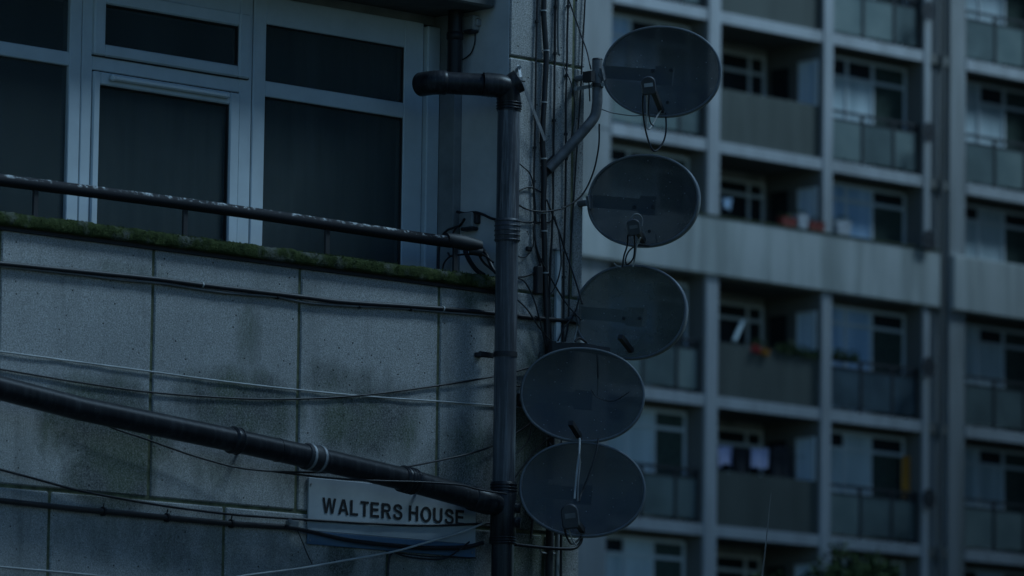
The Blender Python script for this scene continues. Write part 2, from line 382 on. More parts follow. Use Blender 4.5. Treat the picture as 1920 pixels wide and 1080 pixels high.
# ---- handrail
rail = MB(); rp = [NB.P(u, -.10, 5.074+.004*math.sin(u*2)) for u in [-4.2+.1*i for i in range(35)]]
rp = [p for p in rp]; rail.tube(rp, .029, 14)
HR = rail.build('handrail', M['rail'], near)
for u in (-3.35, -2.47, -1.593, -.765):
    b = MB(NB); b.box(u-.0135, u+.0135, -.107, -.093, 4.9, 5.05, .002); b.build('post', M['iron'], HR)
b = MB(); b.tube([NB.at(835, 449, -.1), NB.at(868, 455, -.1), NB.at(900, 462, -.08)], [.034, .038, .03], 12); b.tube([NB.at(880, 470, -.1), NB.at(905, 474, -.06)], .02, 8); b.build('end_clamp', M['iron'], HR)
# ================================================================= CABLES AND FITTINGS ON THE WALL
def cable(pts, r, m, label, cat='cable', v=.012, name='cable', ties=(), group=None, n=6, clips=()):
    """pts: survey pixels (x, y[, v]) on the facade plane"""
    if pts[0][0] == 60: pts = [(-60, pts[0][1]-(pts[1][1]-pts[0][1])*1.33)] + list(pts)
    P = [NB.at(p[0], p[1], p[2] if len(p) > 2 else v) for p in pts]; q = smooth(P, n)
    q = [p + NB.n*noise.noise(p*9)*.003 for p in q]
    if not ties and not clips:
        o = MB().tube(q, r*PX, 8).build(name, M[m]); return tag(o, label, cat, group)
    c = sum(P, Vector())/len(P); t = thing(name, P[0], label, cat, group)
    MB().tube(q, r*PX, 8).build('sheath', M[m], t)
    for k, mm, nm, rr in [(k, 'cable_white', 'cable_tie', r*PX*1.25) for k in ties]+[(k, 'rubber', 'cable_clip', r*PX*1.5+.002) for k in clips]:
        j = min(range(1, len(q)-1), key=lambda i: abs((MC.to_3x3().inverted() @ (q[i]-CAM)).normalized().y*0 + pix(q[i])[k[0]] - k[1]))
        d = (q[j+1]-q[j-1]).normalized(); L_ = .0032 if nm == 'cable_tie' else .006
        b = MB().tube([q[j]-d*L_, q[j]+d*L_], rr, 8)
        if nm == 'cable_clip': b.tube([q[j]+Vector((0, 0, rr*1.0)), q[j]+Vector((0, 0, rr*1.75))+NB.n*.004], .0035, 6)
        b.build(nm, M[mm], t)
    return t
def pix(p):
    c = MC.to_3x3().inverted() @ (p-CAM); return (960+FPX*c.x/-c.z, 540-FPX*c.y/-c.z)
GR = 'cables running across the concrete wall'
cable([(60,500),(150,509),(290,523),(400,537),(560,556),(640,566),(760,574),(830,579),(920,587),(1000,596),(1085,604)], 4.6, 'rubber', 'thick black cable bundle running just below the mossy coping', ties=[(0,385),(0,827)], v=.016, group=GR)
cable([(60,505),(150,515),(230,525),(300,531),(400,546),(460,552),(520,557),(580,568),(660,574),(740,577),(830,585),(920,592)], 2.1, 'cable_grey', 'thin grey cable sagging under the thick bundle below the coping', v=.014, group=GR, clips=[(0,520),(0,668),(0,768)])
cable([(60,667),(150,679),(285,697),(420,715),(560,731),(700,744),(830,753),(925,760),(990,765)], 1.5, 'cable_white', 'straight thin white cable across the middle of the wall', v=.008, group=GR)
cable([(60,702),(150,717),(290,736),(450,747),(560,748),(680,741),(800,726),(920,707,.02),(990,690,.02),(1040,676,.05)], 1.8, 'rubber', 'slack thin black cable dipping below the white one across the wall', v=.009, group=GR)
cable([(150,760,.05),(200,797,.05),(270,822,.05),(380,860,.05),(470,880,.08),(600,886,.16),(720,881,.19),(830,862,.10),(920,838,.04),(985,800,.03),(1010,780,.03)], 1.8, 'rubber', 'thin black cable looping under and across the sloping waste pipe', group=GR)
cable([(470,878,.05),(560,890,.12),(640,898,.2),(720,902,.235),(790,904,.25),(860,909,.25),(890,916,.235),(915,921,.22),(950,926,.2)], 1.9, 'rubber', 'thin black cable resting along the top of the sloping pipe near the stack', group=GR)
cable([(60,896),(150,920),(250,939),(340,953),(440,965),(540,972),(600,976),(700,982),(800,985),(900,982),(925,980)], 2.3, 'rubber', 'black cable crossing the name sign just under its lettering', v=.022, group=GR)
cable([(60,945),(150,955),(240,963),(350,974),(450,983),(537,988)], 5.0, 'cable_brown', 'thick brown conduit clipped to the lower wall left of the sign', name='conduit', v=.018, group=GR, clips=[(0,196),(0,308),(0,430)])
cable([(535,988),(560,992),(600,1001),(650,1012),(720,1021),(800,1027),(870,1026),(905,1018)], 4.0, 'rubber', 'thick black cable sagging over the blue stripe of the sign', v=.035, group=GR)
cable([(400,1090),(460,1079),(560,1066),(640,1052),(735,1035),(800,1017),(860,1000),(910,980)], 2.0, 'cable_white', 'white twin cable rising from the bottom edge across the sign corner', v=.06, group=GR)
cable([(549,978),(560,1000),(574,1034),(585,1057)], 1.0, 'rubber', 'short thin wire hanging from the round clip left of the sign', v=.02, group=GR)
cable([(737,1034),(731,1043),(728,1060),(725,1100),(722,1130)], 2.2, 'rubber', 'short black cable dropping to the bottom edge below the sign', v=.02, group=GR)
cable([(735,1034),(760,1043),(795,1048),(830,1048),(855,1036),(880,1016)], 1.6, 'rubber', 'slack black cable loop hanging below the blue stripe', v=.045, group=GR)
cable([(740,1036),(800,1043),(860,1045),(892,1046)], 1.3, 'rubber', 'straight thin cable along the bottom edge of the sign', v=.03, group=GR)
cable([(60,1068),(150,1076),(190,1080),(240,1086)], 1.8, 'cable_white', 'white cable cutting the bottom left corner of the wall', v=.02, group=GR)
b = thing('cable_clamp', NB.at(542, 986), 'round headed clamp with a pale bolt holding the conduit left of the sign', 'clamp')
MB(NB).box(*sorted((NB.uz(533, 985)[0], NB.uz(551, 985)[0])), .005, .04, NB.uz(540, 991)[1], NB.uz(540, 976)[1], .004).build('saddle', M['box_grey'], b)
p = NB.at(542, 977, .04); MB().tube([p, p+NB.n*.012], .011, 14).build('bolt', M['steel'], b)
# vertical ones on the pier
GV = 'cables running down the concrete pier'
cable([(1021,-40),(1020,20),(1022,70),(1024,110),(1021,180),(1017,255),(1020,320),(1019,400),(1022,500),(1024,560),(1027,660),(1031,760),(1033,860),(1030,960)], 5.2, 'rubber', 'thickest black cable bundle down the middle of the pier with white ties', v=.02, group=GV, ties=[(1,21),(1,93),(1,195),(1,298),(1,407),(1,425),(1,508)])
cable([(1009,-40),(1007,40),(1005,120),(1003,260),(1001,340),(1002,400),(1003,450),(1011,490),(1020,520)], 1.8, 'rubber', 'thin black cable just left of the thickest bundle', group=GV, clips=[(1,37),(1,215),(1,278),(1,345)])
cable([(1043,-40),(1041,60),(1040,120),(1039,200),(1038,280),(1037,380),(1034,460),(1030,560),(1034,640)], 2.1, 'rubber', 'black cable clipped down the pier just right of the thickest bundle', group=GV, clips=[(1,5),(1,103),(1,227)])
cable([(1066,-40),(1064,60),(1063,130),(1061,200),(1061,280),(1060,380),(1058,460),(1057,520),(1056,650)], 2.0, 'rubber', 'black cable down the pier through the green joint', group=GV, clips=[(1,8),(1,142),(1,258),(1,515)])
cable([(1100,-40),(1096,20),(1092,100),(1088,180),(1083,260),(1077,350),(1073,420),(1068,510),(1066,600),(1060,640)], 1.6, 'rubber', 'thin black cable nearest the outer edge of the pier', group=GV)
cable([(1062,-20,.03),(1068,5,.03),(1085,52,.05),(1100,95,.08),(1108,130,.12)], 1.4, 'rubber', 'taut thin wire slanting down to the top dish mast', group=GV)
cable([(966,368),(975,357),(990,351),(1003,354),(1017,362)], 1.6, 'rubber', 'small hoop of cable springing from behind the vertical pipe', group=GV)
cable([(1124,232,.14),(1122,280,.12),(1112,325,.08),(1092,365,.04),(1060,388,.04),(1030,396,.04),(1005,396,.03),(985,391,.02),(968,382,.02)], 1.6, 'rubber', 'long curved cable swinging from the top mast to the vertical pipe', group=GV)
cable([(1025,374),(1033,395),(1046,428),(1060,470),(1072,505),(1085,545,.05),(1092,570,.1)], 1.7, 'rubber', 'black cable slanting right from the bundle to the third dish', v=.035, group=GV)
cable([(1002,415),(1001,440),(1009,475),(1022,502),(1042,538),(1062,570),(1090,600,.1)], 1.5, 'rubber', 'lower black cable slanting from the bundle behind the third dish', v=.03, group=GV)
cable([(966,415),(990,416),(1010,417),(1030,417),(1036,410)], 1.5, 'rubber', 'short level cable linking the ribbed pipe collar to the bundle', group=GV)
cable([(967,477),(978,483),(990,478),(999,460),(1000,440)], 1.0, 'rubber', 'thin hanging wire loop under a small square clip', group=GV)
cable([(966,519),(985,518),(1002,510),(1010,497),(1017,485)], 1.7, 'rubber', 'dark curved cable joining the bundle beside the pipe', group=GV)
cable([(968,520),(985,530),(1000,560),(1012,600),(1022,640),(1029,665)], 1.5, 'rubber', 'thin cable slanting down from the pipe to the fourth dish', v=.03, group=GV)
cable([(1083,612,.06),(1079,628,.05),(1073,660,.05)], 1.6, 'cable_white', 'short white cable end between the third and fourth dishes', group=GV)
cable([(965,896,.05),(1000,850,.06),(1030,820,.08),(1055,800,.1)], 1.6, 'rubber', 'thin cable rising right beside the pipe tee behind the fourth dish', group=GV)
cable([(940,870,.03),(985,835,.04),(996,800,.04),(998,770,.04)], 1.2, 'rubber', 'fine wire climbing behind the left rim of the fourth dish', group=GV)
cable([(1048,-40),(1047,10),(1047,95),(1049,101)], 2.6, 'box_grey', 'grey conduit stub ending in a clip at the top of the pier', name='conduit', group=GV)
cable([(966,300,.03),(980,312,.05),(996,330,.05),(1003,372,.03),(1005,420,.02)], 1.3, 'rubber', 'thin cable looping from the pipe into the left of the bundle', group=GV)
cable([(1040,405,.03),(1048,440,.05),(1052,490,.05),(1044,530,.04),(1030,556,.03)], 1.3, 'rubber', 'thin bowed cable right of the bundle above the trunking cap', group=GV)
cable([(1056,120,.02),(1072,160,.05),(1078,210,.05),(1070,262,.03),(1063,300,.02)], 1.2, 'rubber', 'thin bowed wire on the upper pier near the mast stay bar', group=GV)
cable([(968,560,.04),(990,582,.05),(1010,612,.05),(1036,640,.06),(1062,648,.1)], 1.5, 'rubber', 'slack cable dropping from the pipe to the black bracket arm', group=GV)
cable([(1086,560,.06),(1076,590,.05),(1058,615,.05),(1046,640,.04)], 1.5, 'rubber', 'short cable curling back from the left rim of the third dish', group=GV)
cable([(1012,660,.06),(1003,700,.05),(985,722,.05),(968,724,.05)], 1.4, 'rubber', 'short dark loop behind the upper left rim of the fourth dish', group=GV)
cable([(1029,830,.1),(1041,842,.12),(1052,832,.12),(1050,818,.12),(1036,815,.12)], 1.5, 'rubber', 'small coil of black wire between the two lowest dishes', group=GV)
# pale trunking, black batten, small fittings
b = MB(NB); u0 = NB.uz(1038, 560)[0]; u1 = NB.uz(1047, 560)[0]; b.box(u0, u1, .002, .022, NB.uz(1042, 662)[1], NB.uz(1042, 468)[1], .003)
tag(b.build('cable_trunking', M['upvc']), 'pale upright plastic trunking strip on the pier beside the third dish', 'trunking')
b = MB(NB); b.box(NB.uz(998, 560)[0], NB.uz(1009, 560)[0], .002, .035, NB.uz(1003, 552)[1], NB.uz(1003, 500)[1], .004); tag(b.build('cable_cover', M['iron']), 'short black cover box on the pier beside the pipe', 'box')
b = MB(NB); b.box(NB.uz(985, 467)[0], NB.uz(993, 467)[0], .0, .02, NB.uz(990, 471)[1], NB.uz(990, 463)[1], .003); tag(b.build('wire_clip', M['iron']), 'small square black clip alone on the pier above the cover box', 'clip')
b = MB(NB); b.box(NB.uz(1036, 470)[0], NB.uz(1050, 470)[0], .0, .03, NB.uz(1042, 471)[1], NB.uz(1042, 467)[1], .001); tag(b.build('trunking_cap', M['steel']), 'thin metal cap plate on top of the pale trunking', 'bracket')
# steel strap with its bolt
t = thing('pipe_strap', NB.at(974, 125), 'long steel strap slanting from a bolt behind the pipe elbow to the bundle', 'strap')
a0, a1 = NB.at(972, 122, .03), NB.at(976, 145, .06); a2 = NB.at(1022, 263, .045)
def strap(b, pts, w_, th):
    for p, q in zip(pts[:-1], pts[1:]):
        d = (q-p).normalized(); s1 = d.cross(NB.n).normalized()*w_; s2 = NB.n*th
        b.add([p-s1-s2, p+s1-s2, p+s1+s2, p-s1+s2, q-s1-s2, q+s1-s2, q+s1+s2, q-s1+s2], [(0,1,2,3),(4,7,6,5),(0,4,5,1),(1,5,6,2),(2,6,7,3),(3,7,4,0)])
b = MB(); strap(b, [a0, a1, a2], .0095, .0015); b.build('band', M['steel'], t)
b = MB(); b.tube([NB.at(974, 126, .0), NB.at(974, 126, .045)], .009, 10); b.build('bolt', M['zinc'], t)
# boxes in the reveal (they hang on the face u = -.522, looking left)
UR = -.513
def rev(x, y, off=0):
    r = ray(x, y); q = NB.P(UR-off, 0, 0); tt = (q-CAM).dot(NB.d)/r.dot(NB.d); p = CAM+r*tt; return p, (p-NB.o).dot(NB.n)
def rbox(name, x0, y0, x1, y1, dep, m, parent=None):
    pa, va = rev(x0, y0); pb, vb = rev(x1, y1); b = MB(NB); b.box(UR-dep, UR, va, vb, pb.z, pa.z, .006); return b.build(name, M[m], parent)
t = thing('junction_box', rev(890, 45)[0], 'small grey junction box high on the pale balcony reveal', 'box')
rbox('body', 877, 33, 900, 58, .045, 'box_grey', t); rbox('lid_rim', 882, 58, 899, 62, .05, 'iron', t); rbox('hinge', 896, 36, 903, 50, .03, 'zinc', t)
P = [rev(x, y, .01)[0] for x, y in ((891, 62), (890, 80), (884, 98), (874, 108), (864, 113))]
tag(MB().tube(smooth(P), 1.3*PX, 8).build('cable', M['rubber']), 'short curved wire hanging out of the high junction box', 'cable')
t = thing('junction_box', rev(885, 415)[0], 'grey junction box low on the reveal above the handrail end', 'box')
rbox('body', 872, 402, 897, 428, .045, 'box_grey', t); rbox('lid_rim', 876, 428, 898, 432, .05, 'iron', t); rbox('hinge', 894, 400, 902, 420, .03, 'iron', t)
def rc(pts, r, m, label, off=.03, cat='cable'):
    P = [rev(x, y, off)[0] for x, y in pts]; tag(MB().tube(smooth(P), r*PX, 8).build('cable', M[m]), label, cat, 'cables tangled at the end of the handrail')
rc([(857, 397), (872, 400), (890, 398), (905, 402), (920, 409), (935, 413)], 2.6, 'rubber', 'thick black cable running over the low junction box to the pipe')
rc([(871, 410), (862, 423), (850, 427), (838, 432), (828, 445), (823, 470), (822, 512)], 2.3, 'rubber', 'black cable bending left from the low box down to the coping', .05)
rc([(858, 424), (852, 432), (848, 441)], 2.0, 'rubber', 'short wire stub above the handrail end clamp', .06)
rc([(882, 452), (900, 462), (913, 480), (922, 500), (930, 512)], 3.5, 'rubber', 'outer thick cable arching from the handrail end to the pipe foot', .07)
rc([(872, 470), (880, 488), (893, 506), (907, 516)], 4.6, 'rubber', 'thickest black strap falling from the handrail end to the coping', .06)
rc([(840, 474), (846, 480), (870, 477), (905, 478), (925, 492)], 2.0, 'rubber', 'cable looping under the handrail end clamp', .09)
rc([(829, 512), (832, 495), (840, 484), (850, 478)], 1.6, 'rubber', 'thin hooped wire between coping and handrail beside the last post', .09)
rc([(895, 470), (905, 490), (925, 508)], 2.4, 'cable_brown', 'brown cable inside the tangle at the handrail end', .05)
# ================================================================= PIPES
def ringset(b, p0, p1, R0, n, w_=.004, h=.004):
    for i in range(n):
        c = p0.lerp(p1, i/(n-1)); d = (p1-p0).normalized(); b.tube([c-d*w_, c-d*w_*.5, c+d*w_*.5, c+d*w_], [R0, R0+h, R0+h, R0], 24)
SV = .125; su = -.630; sx = lambda z: NB.P(su, SV, z)
st = thing('soil_pipe', sx(.2), 'tall grey vertical soil pipe with ribbed collars in front of the pier corner', 'pipe')
zt = NB.uz(955, 205, SV)[1]; zc1 = NB.uz(945, 412, SV)[1]; zc0 = NB.uz(945, 452, SV)[1]; ztee1 = NB.uz(943, 905, SV)[1]; ztee0 = NB.uz(943, 1020, SV)[1]
MB().tube([sx(zc1-.01), sx(zt+.01)], .0555, 32).build('upper_pipe', M['pipe_weathered'], st, label='weathered upper length with pale streaks')
MB().tube([sx(ztee1-.02), sx(zc0+.02)], .0545, 32).build('lower_pipe', M['pipe_grey'], st)
MB().tube([sx(.1), sx(ztee0+.02)], .0545, 32).build('bottom_pipe', M['pipe_black'], st)
b = MB(); b.tube([sx(zc0-.004), sx(zc0), sx(zc1), sx(zc1+.004)], [.057, .0605, .0605, .057], 32); ringset(b, sx(zc0+.006), sx(zc1-.006), .0605, 5); b.build('collar', M['pipe_grey'], st)
b = MB(); b.tube([sx(ztee1+.004), sx(ztee1), sx(ztee0), sx(ztee0-.004)], [.057, .063, .063, .057], 32); ringset(b, sx(ztee1-.01), sx(ztee1-.04), .063, 3); ringset(b, sx(ztee0+.03), sx(ztee0+.005), .063, 3)
for y in (950, 978):                      # two capped bosses looking out to the right
    c = sx(NB.uz(958, y, SV)[1]); d = (NB.d*.55+NB.n*.6-Vector((0, 0, .1))).normalized(); b.tube([c+d*.03, c+d*.085, c+d*.085, c+d*.066], [.026, .026, .019, .019], 20)
b.build('tee_joint', M['pipe_black'], st)
zb = NB.uz(940, 664, SV)[1]
b = MB(); b.tube([sx(zb-.0125), sx(zb+.0125)], .0585, 32); b.build('bracket', M['iron'], st)
b = MB(NB); b.box(NB.uz(899, 660, .04)[0], su, .03, .045, zb-.012, zb+.016, .004); b.box(NB.uz(899, 660, .04)[0], NB.uz(912, 660, .04)[0], 0, .034, zb-.01, zb+.012, .004); b.build('bracket_arm', M['iron'], st)
# top elbow, open access, branch to the left
top = smooth([sx(zt-.01), sx(zt+.035), NB.at(949, 168, SV), NB.at(935, 161, SV-.01), NB.at(905, 158, SV-.05)], 6)
b = MB(); b.tube(top, .059, 28); ringset(b, sx(zt+.002), sx(zt+.03), .059, 3); b.build('elbow', M['pipe_black'], st)
ec = NB.at(957, 160, SV+.01); d = (Vector((0, 0, .55))+NB.d*.75+NB.n*.62).normalized()
b = MB(); b.tube([ec-d*.03, ec+d*.045, ec+d*.05, ec+d*.05, ec+d*.02], [.05, .057, .055, .044, .04], 28); b.build('access_mouth', M['pipe_black'], st)
b = MB(); b.tube([ec+d*.05+NB.d*.036, ec+d*.05, ec+d*.045-NB.n*.036], .004, 8); b.build('broken_cap', M['iron'], st)
h0, h1 = NB.at(940, 161, SV-.02), NB.at(830, 155, -.06)
MB().tube([h0, h1], .0545, 32).build('branch_pipe', M['pipe_black'], st)
hd = (h1-h0).normalized(); b = MB(); ringset(b, h0+hd*.03, h0+hd*.06, .056, 3); b.build('branch_collar', M['pipe_black'], st); b = MB(); c1 = h1; b.tube([c1+hd*-.02, c1+hd*-.015, c1+hd*.0], [.055, .060, .060], 28)
el = smooth([c1-hd*.015, c1+hd*.015, c1+hd*.032-NB.n*.012, c1+hd*.038-NB.n*.045, c1+hd*.038-NB.n*.10], 6); b.tube(el, .0595, 28); b.build('branch_elbow', M['pipe_black'], st)
# black down pipe in the corner of the recess
dv = -.30; pu = -.60; t = thing('down_pipe', NB.P(pu, dv, 5.8), 'black pipe dropping from the balcony soffit to the branch pipe', 'pipe')
pv = rev(866, 70)[1]; zz = NB.uz(850, 135, -.34)[1]
q = lambda z: NB.at(853, 60, -.30)*1 + Vector((0, 0, z-NB.at(853, 60, -.30).z))
MB().tube([q(zz-.02), q(SO)], .036, 20).build('pipe', M['pipe_black'], t); b = MB(); b.tube([q(zz+.15), q(zz+.155), q(zz+.185), q(zz+.19)], [.037, .043, .043, .037], 20); b.build('collar', M['pipe_black'], t)
MB().tube([q(zz+.17)+Vector((-.03, 0, 0)), q(zz+.17)+Vector((.035, -.02, 0))], .006, 8).build('clip', M['steel'], t)
# sloping waste pipe
wt = thing('waste_pipe', NB.at(500, 860, .2), 'thick black waste pipe sloping down across the wall into the soil pipe', 'pipe')
wv = .20
wl = [(-80, 707, wv), (150, 766, wv), (440, 826, wv), (590, 859, wv), (760, 899, wv-.02), (930, 946, SV)]
wp = [NB.at(*p) for p in wl]
MB().tube(wp, .0545, 32).build('pipe', M['pipe_black'], wt)
def on(x):
    for p, q_ in zip(wl[:-1], wl[1:]):
        if p[0] <= x <= q_[0]:
            f_ = (x-p[0])/(q_[0]-p[0]); a_ = NB.at(*p); b_ = NB.at(*q_); return a_.lerp(b_, f_), (b_-a_).normalized()
c, d = on(441); b = MB(); b.tube([c-d*.03, c-d*.026, c+d*.02, c+d*.024], [.055, .0605, .0605, .055], 32); ringset(b, c-d*.02, c+d*.015, .0605, 2); b.build('collar', M['pipe_black'], wt)
c, d = on(520); MB().tube([c-d*.004, c+d*.004], .0565, 32).build('joint_ring', M['pipe_black'], wt)
c, d = on(587); b = MB(); b.tube([c-d*.055, c-d*.05, c+d*.05, c+d*.055], [.056, .0615, .0615, .056], 32); b.build('rubber_coupler', M['iron'], wt)
for k in (-.030, .034):
    b = MB(); b.tube([c+d*(k-.007), c+d*(k+.007)], .0635, 32); b.build('clip_band', M['zinc'], wt)
c, d = on(765); b = MB(); b.tube([c-d*.05, c-d*.045, c+d*.045, c+d*.05], [.055, .0605, .0605, .055], 32); ringset(b, c-d*.04, c+d*.03, .0605, 4); b.build('ribbed_collar', M['pipe_black'], wt)
c, d = on(890); b = MB(); b.tube([c-d*.03, c-d*.025, c+d*.10], [.055, .061, .061], 32); b.build('socket', M['pipe_black'], wt)
for x in (500, 820):
    c, d = on(x); e = c-NB.n*(wv-.0); b = MB(); b.tube([c-NB.n*.05, e], .008, 8); b.build('hanger', M['iron'], wt)
# ================================================================= NAME SIGN
sg = thing('name_sign', NB.P(-1.25, .004, 3.54), 'white enamel name board with a blue bottom stripe reading WALTERS HOUSE', 'sign')
u0, u1 = -1.777, -.706
MB(NB).box(u0, u1, .003, .014, 3.5955, 3.845, .002).build('board', M['sign_white'], sg)
b = MB(NB); b.box(u0, u1, .003, .0142, 3.531, 3.5945, .002); b.build('stripe', M['sign_blue'], sg)
GL = dict(
 W=[(0,1),(.19,1),(.31,.30),(.44,1),(.64,1),(.77,.30),(.89,1),(1.08,1),(.87,0),(.68,0),(.54,.68),(.40,0),(.21,0)],
 L=[(0,0),(0,1),(.2,1),(.2,.17),(.64,.17),(.64,0)], T=[(.235,0),(.235,.83),(0,.83),(0,1),(.67,1),(.67,.83),(.435,.83),(.435,0)],
 E=[(0,0),(0,1),(.68,1),(.68,.83),(.2,.83),(.2,.60),(.63,.60),(.63,.43),(.2,.43),(.2,.17),(.70,.17),(.70,0)],
 H=[(0,0),(0,1),(.2,1),(.2,.62),(.56,.62),(.56,1),(.76,1),(.76,0),(.56,0),(.56,.45),(.2,.45),(.2,0)])
ADV = dict(W=1.31, A=1.0, L=.85, T=.85, E=.93, R=1.0, S=.93, H=1.0, O=1.08, U=1.0)
def strip(pts, w):
    vs = []; n = len(pts)
    for i, p in enumerate(pts):
        a_, c_ = pts[max(i-1, 0)], pts[min(i+1, n-1)]; dx, dy = c_[0]-a_[0], c_[1]-a_[1]; l_ = math.hypot(dx, dy); vs += [(p[0]-dy/l_*w, p[1]+dx/l_*w*.92), (p[0]+dy/l_*w, p[1]-dx/l_*w*.92)]
    return [[vs[2*i], vs[2*i+2], vs[2*i+3], vs[2*i+1]] for i in range(n-1)]
def glyph(c):
    if c in GL: return [GL[c]]
    if c == 'A':
        l_ = [(0,0),(.31,1),(.42,1),(.42,.75),(.32,.38),(.42,.38),(.42,.22),(.27,.22),(.20,0)]; return [l_, [(.84-x, y) for x, y in l_][::-1]]
    if c == 'O':
        o_ = [(.44+.44*math.cos(t), .5+.52*math.sin(t)) for t in [math.pi*k/16 for k in range(33)]]; i_ = [(.44+.235*math.cos(t), .5+.345*math.sin(t)) for t in [math.pi*k/16 for k in range(33)]]
        return [[o_[k], o_[k+1], i_[k+1], i_[k]] for k in range(32)]
    if c == 'U': return strip([(.1,1),(.1,.7),(.1,.38)]+[(.38+.28*math.cos(t), .35+.27*math.sin(t)) for t in [math.pi*(1+k/12) for k in range(13)]]+[(.66,.38),(.66,.7),(.66,1)], .1)
    if c == 'R': return [[(0,0),(0,1),(.2,1),(.2,0)]] + strip([(.2,.915),(.47,.915)]+[(.47+.18*math.sin(t), .705+.21*math.cos(t)) for t in [math.pi*k/10 for k in range(1, 10)]]+[(.47,.495),(.2,.495)], .09) + [[(.36,.40),(.56,.40),(.80,0),(.56,0)]]
    P = smooth([(.63,.68,0),(.57,.85,0),(.36,.93,0),(.16,.86,0),(.12,.72,0),(.24,.59,0),(.44,.51,0),(.61,.41,0),(.64,.26,0),(.55,.11,0),(.36,.07,0),(.14,.14,0),(.08,.33,0)], 4)
    return strip([(p.x, p.y) for p in P], .095)
txt = 'WALTERS HOUSE'; tot = sum(ADV.get(c, .39) for c in txt)-.14; b = MB(); xx = 0; sc_ = .910/tot
for c in txt:
    if c != ' ':
        for pg in glyph(c): b.add([NB.P(-1.692+(xx+p[0]*1.06)*sc_, .0165, 3.683+p[1]*.073) for p in pg], [tuple(range(len(pg)))])
    xx += ADV.get(c, .39)
b.build('lettering', M['ink'], sg)
for x, y in ((581, 1013), (885, 1036), (583, 908)):
    p = NB.at(x, y, .014); MB().tube([p, p+NB.n*.003], .005, 10).build('screw', M['steel'], sg)
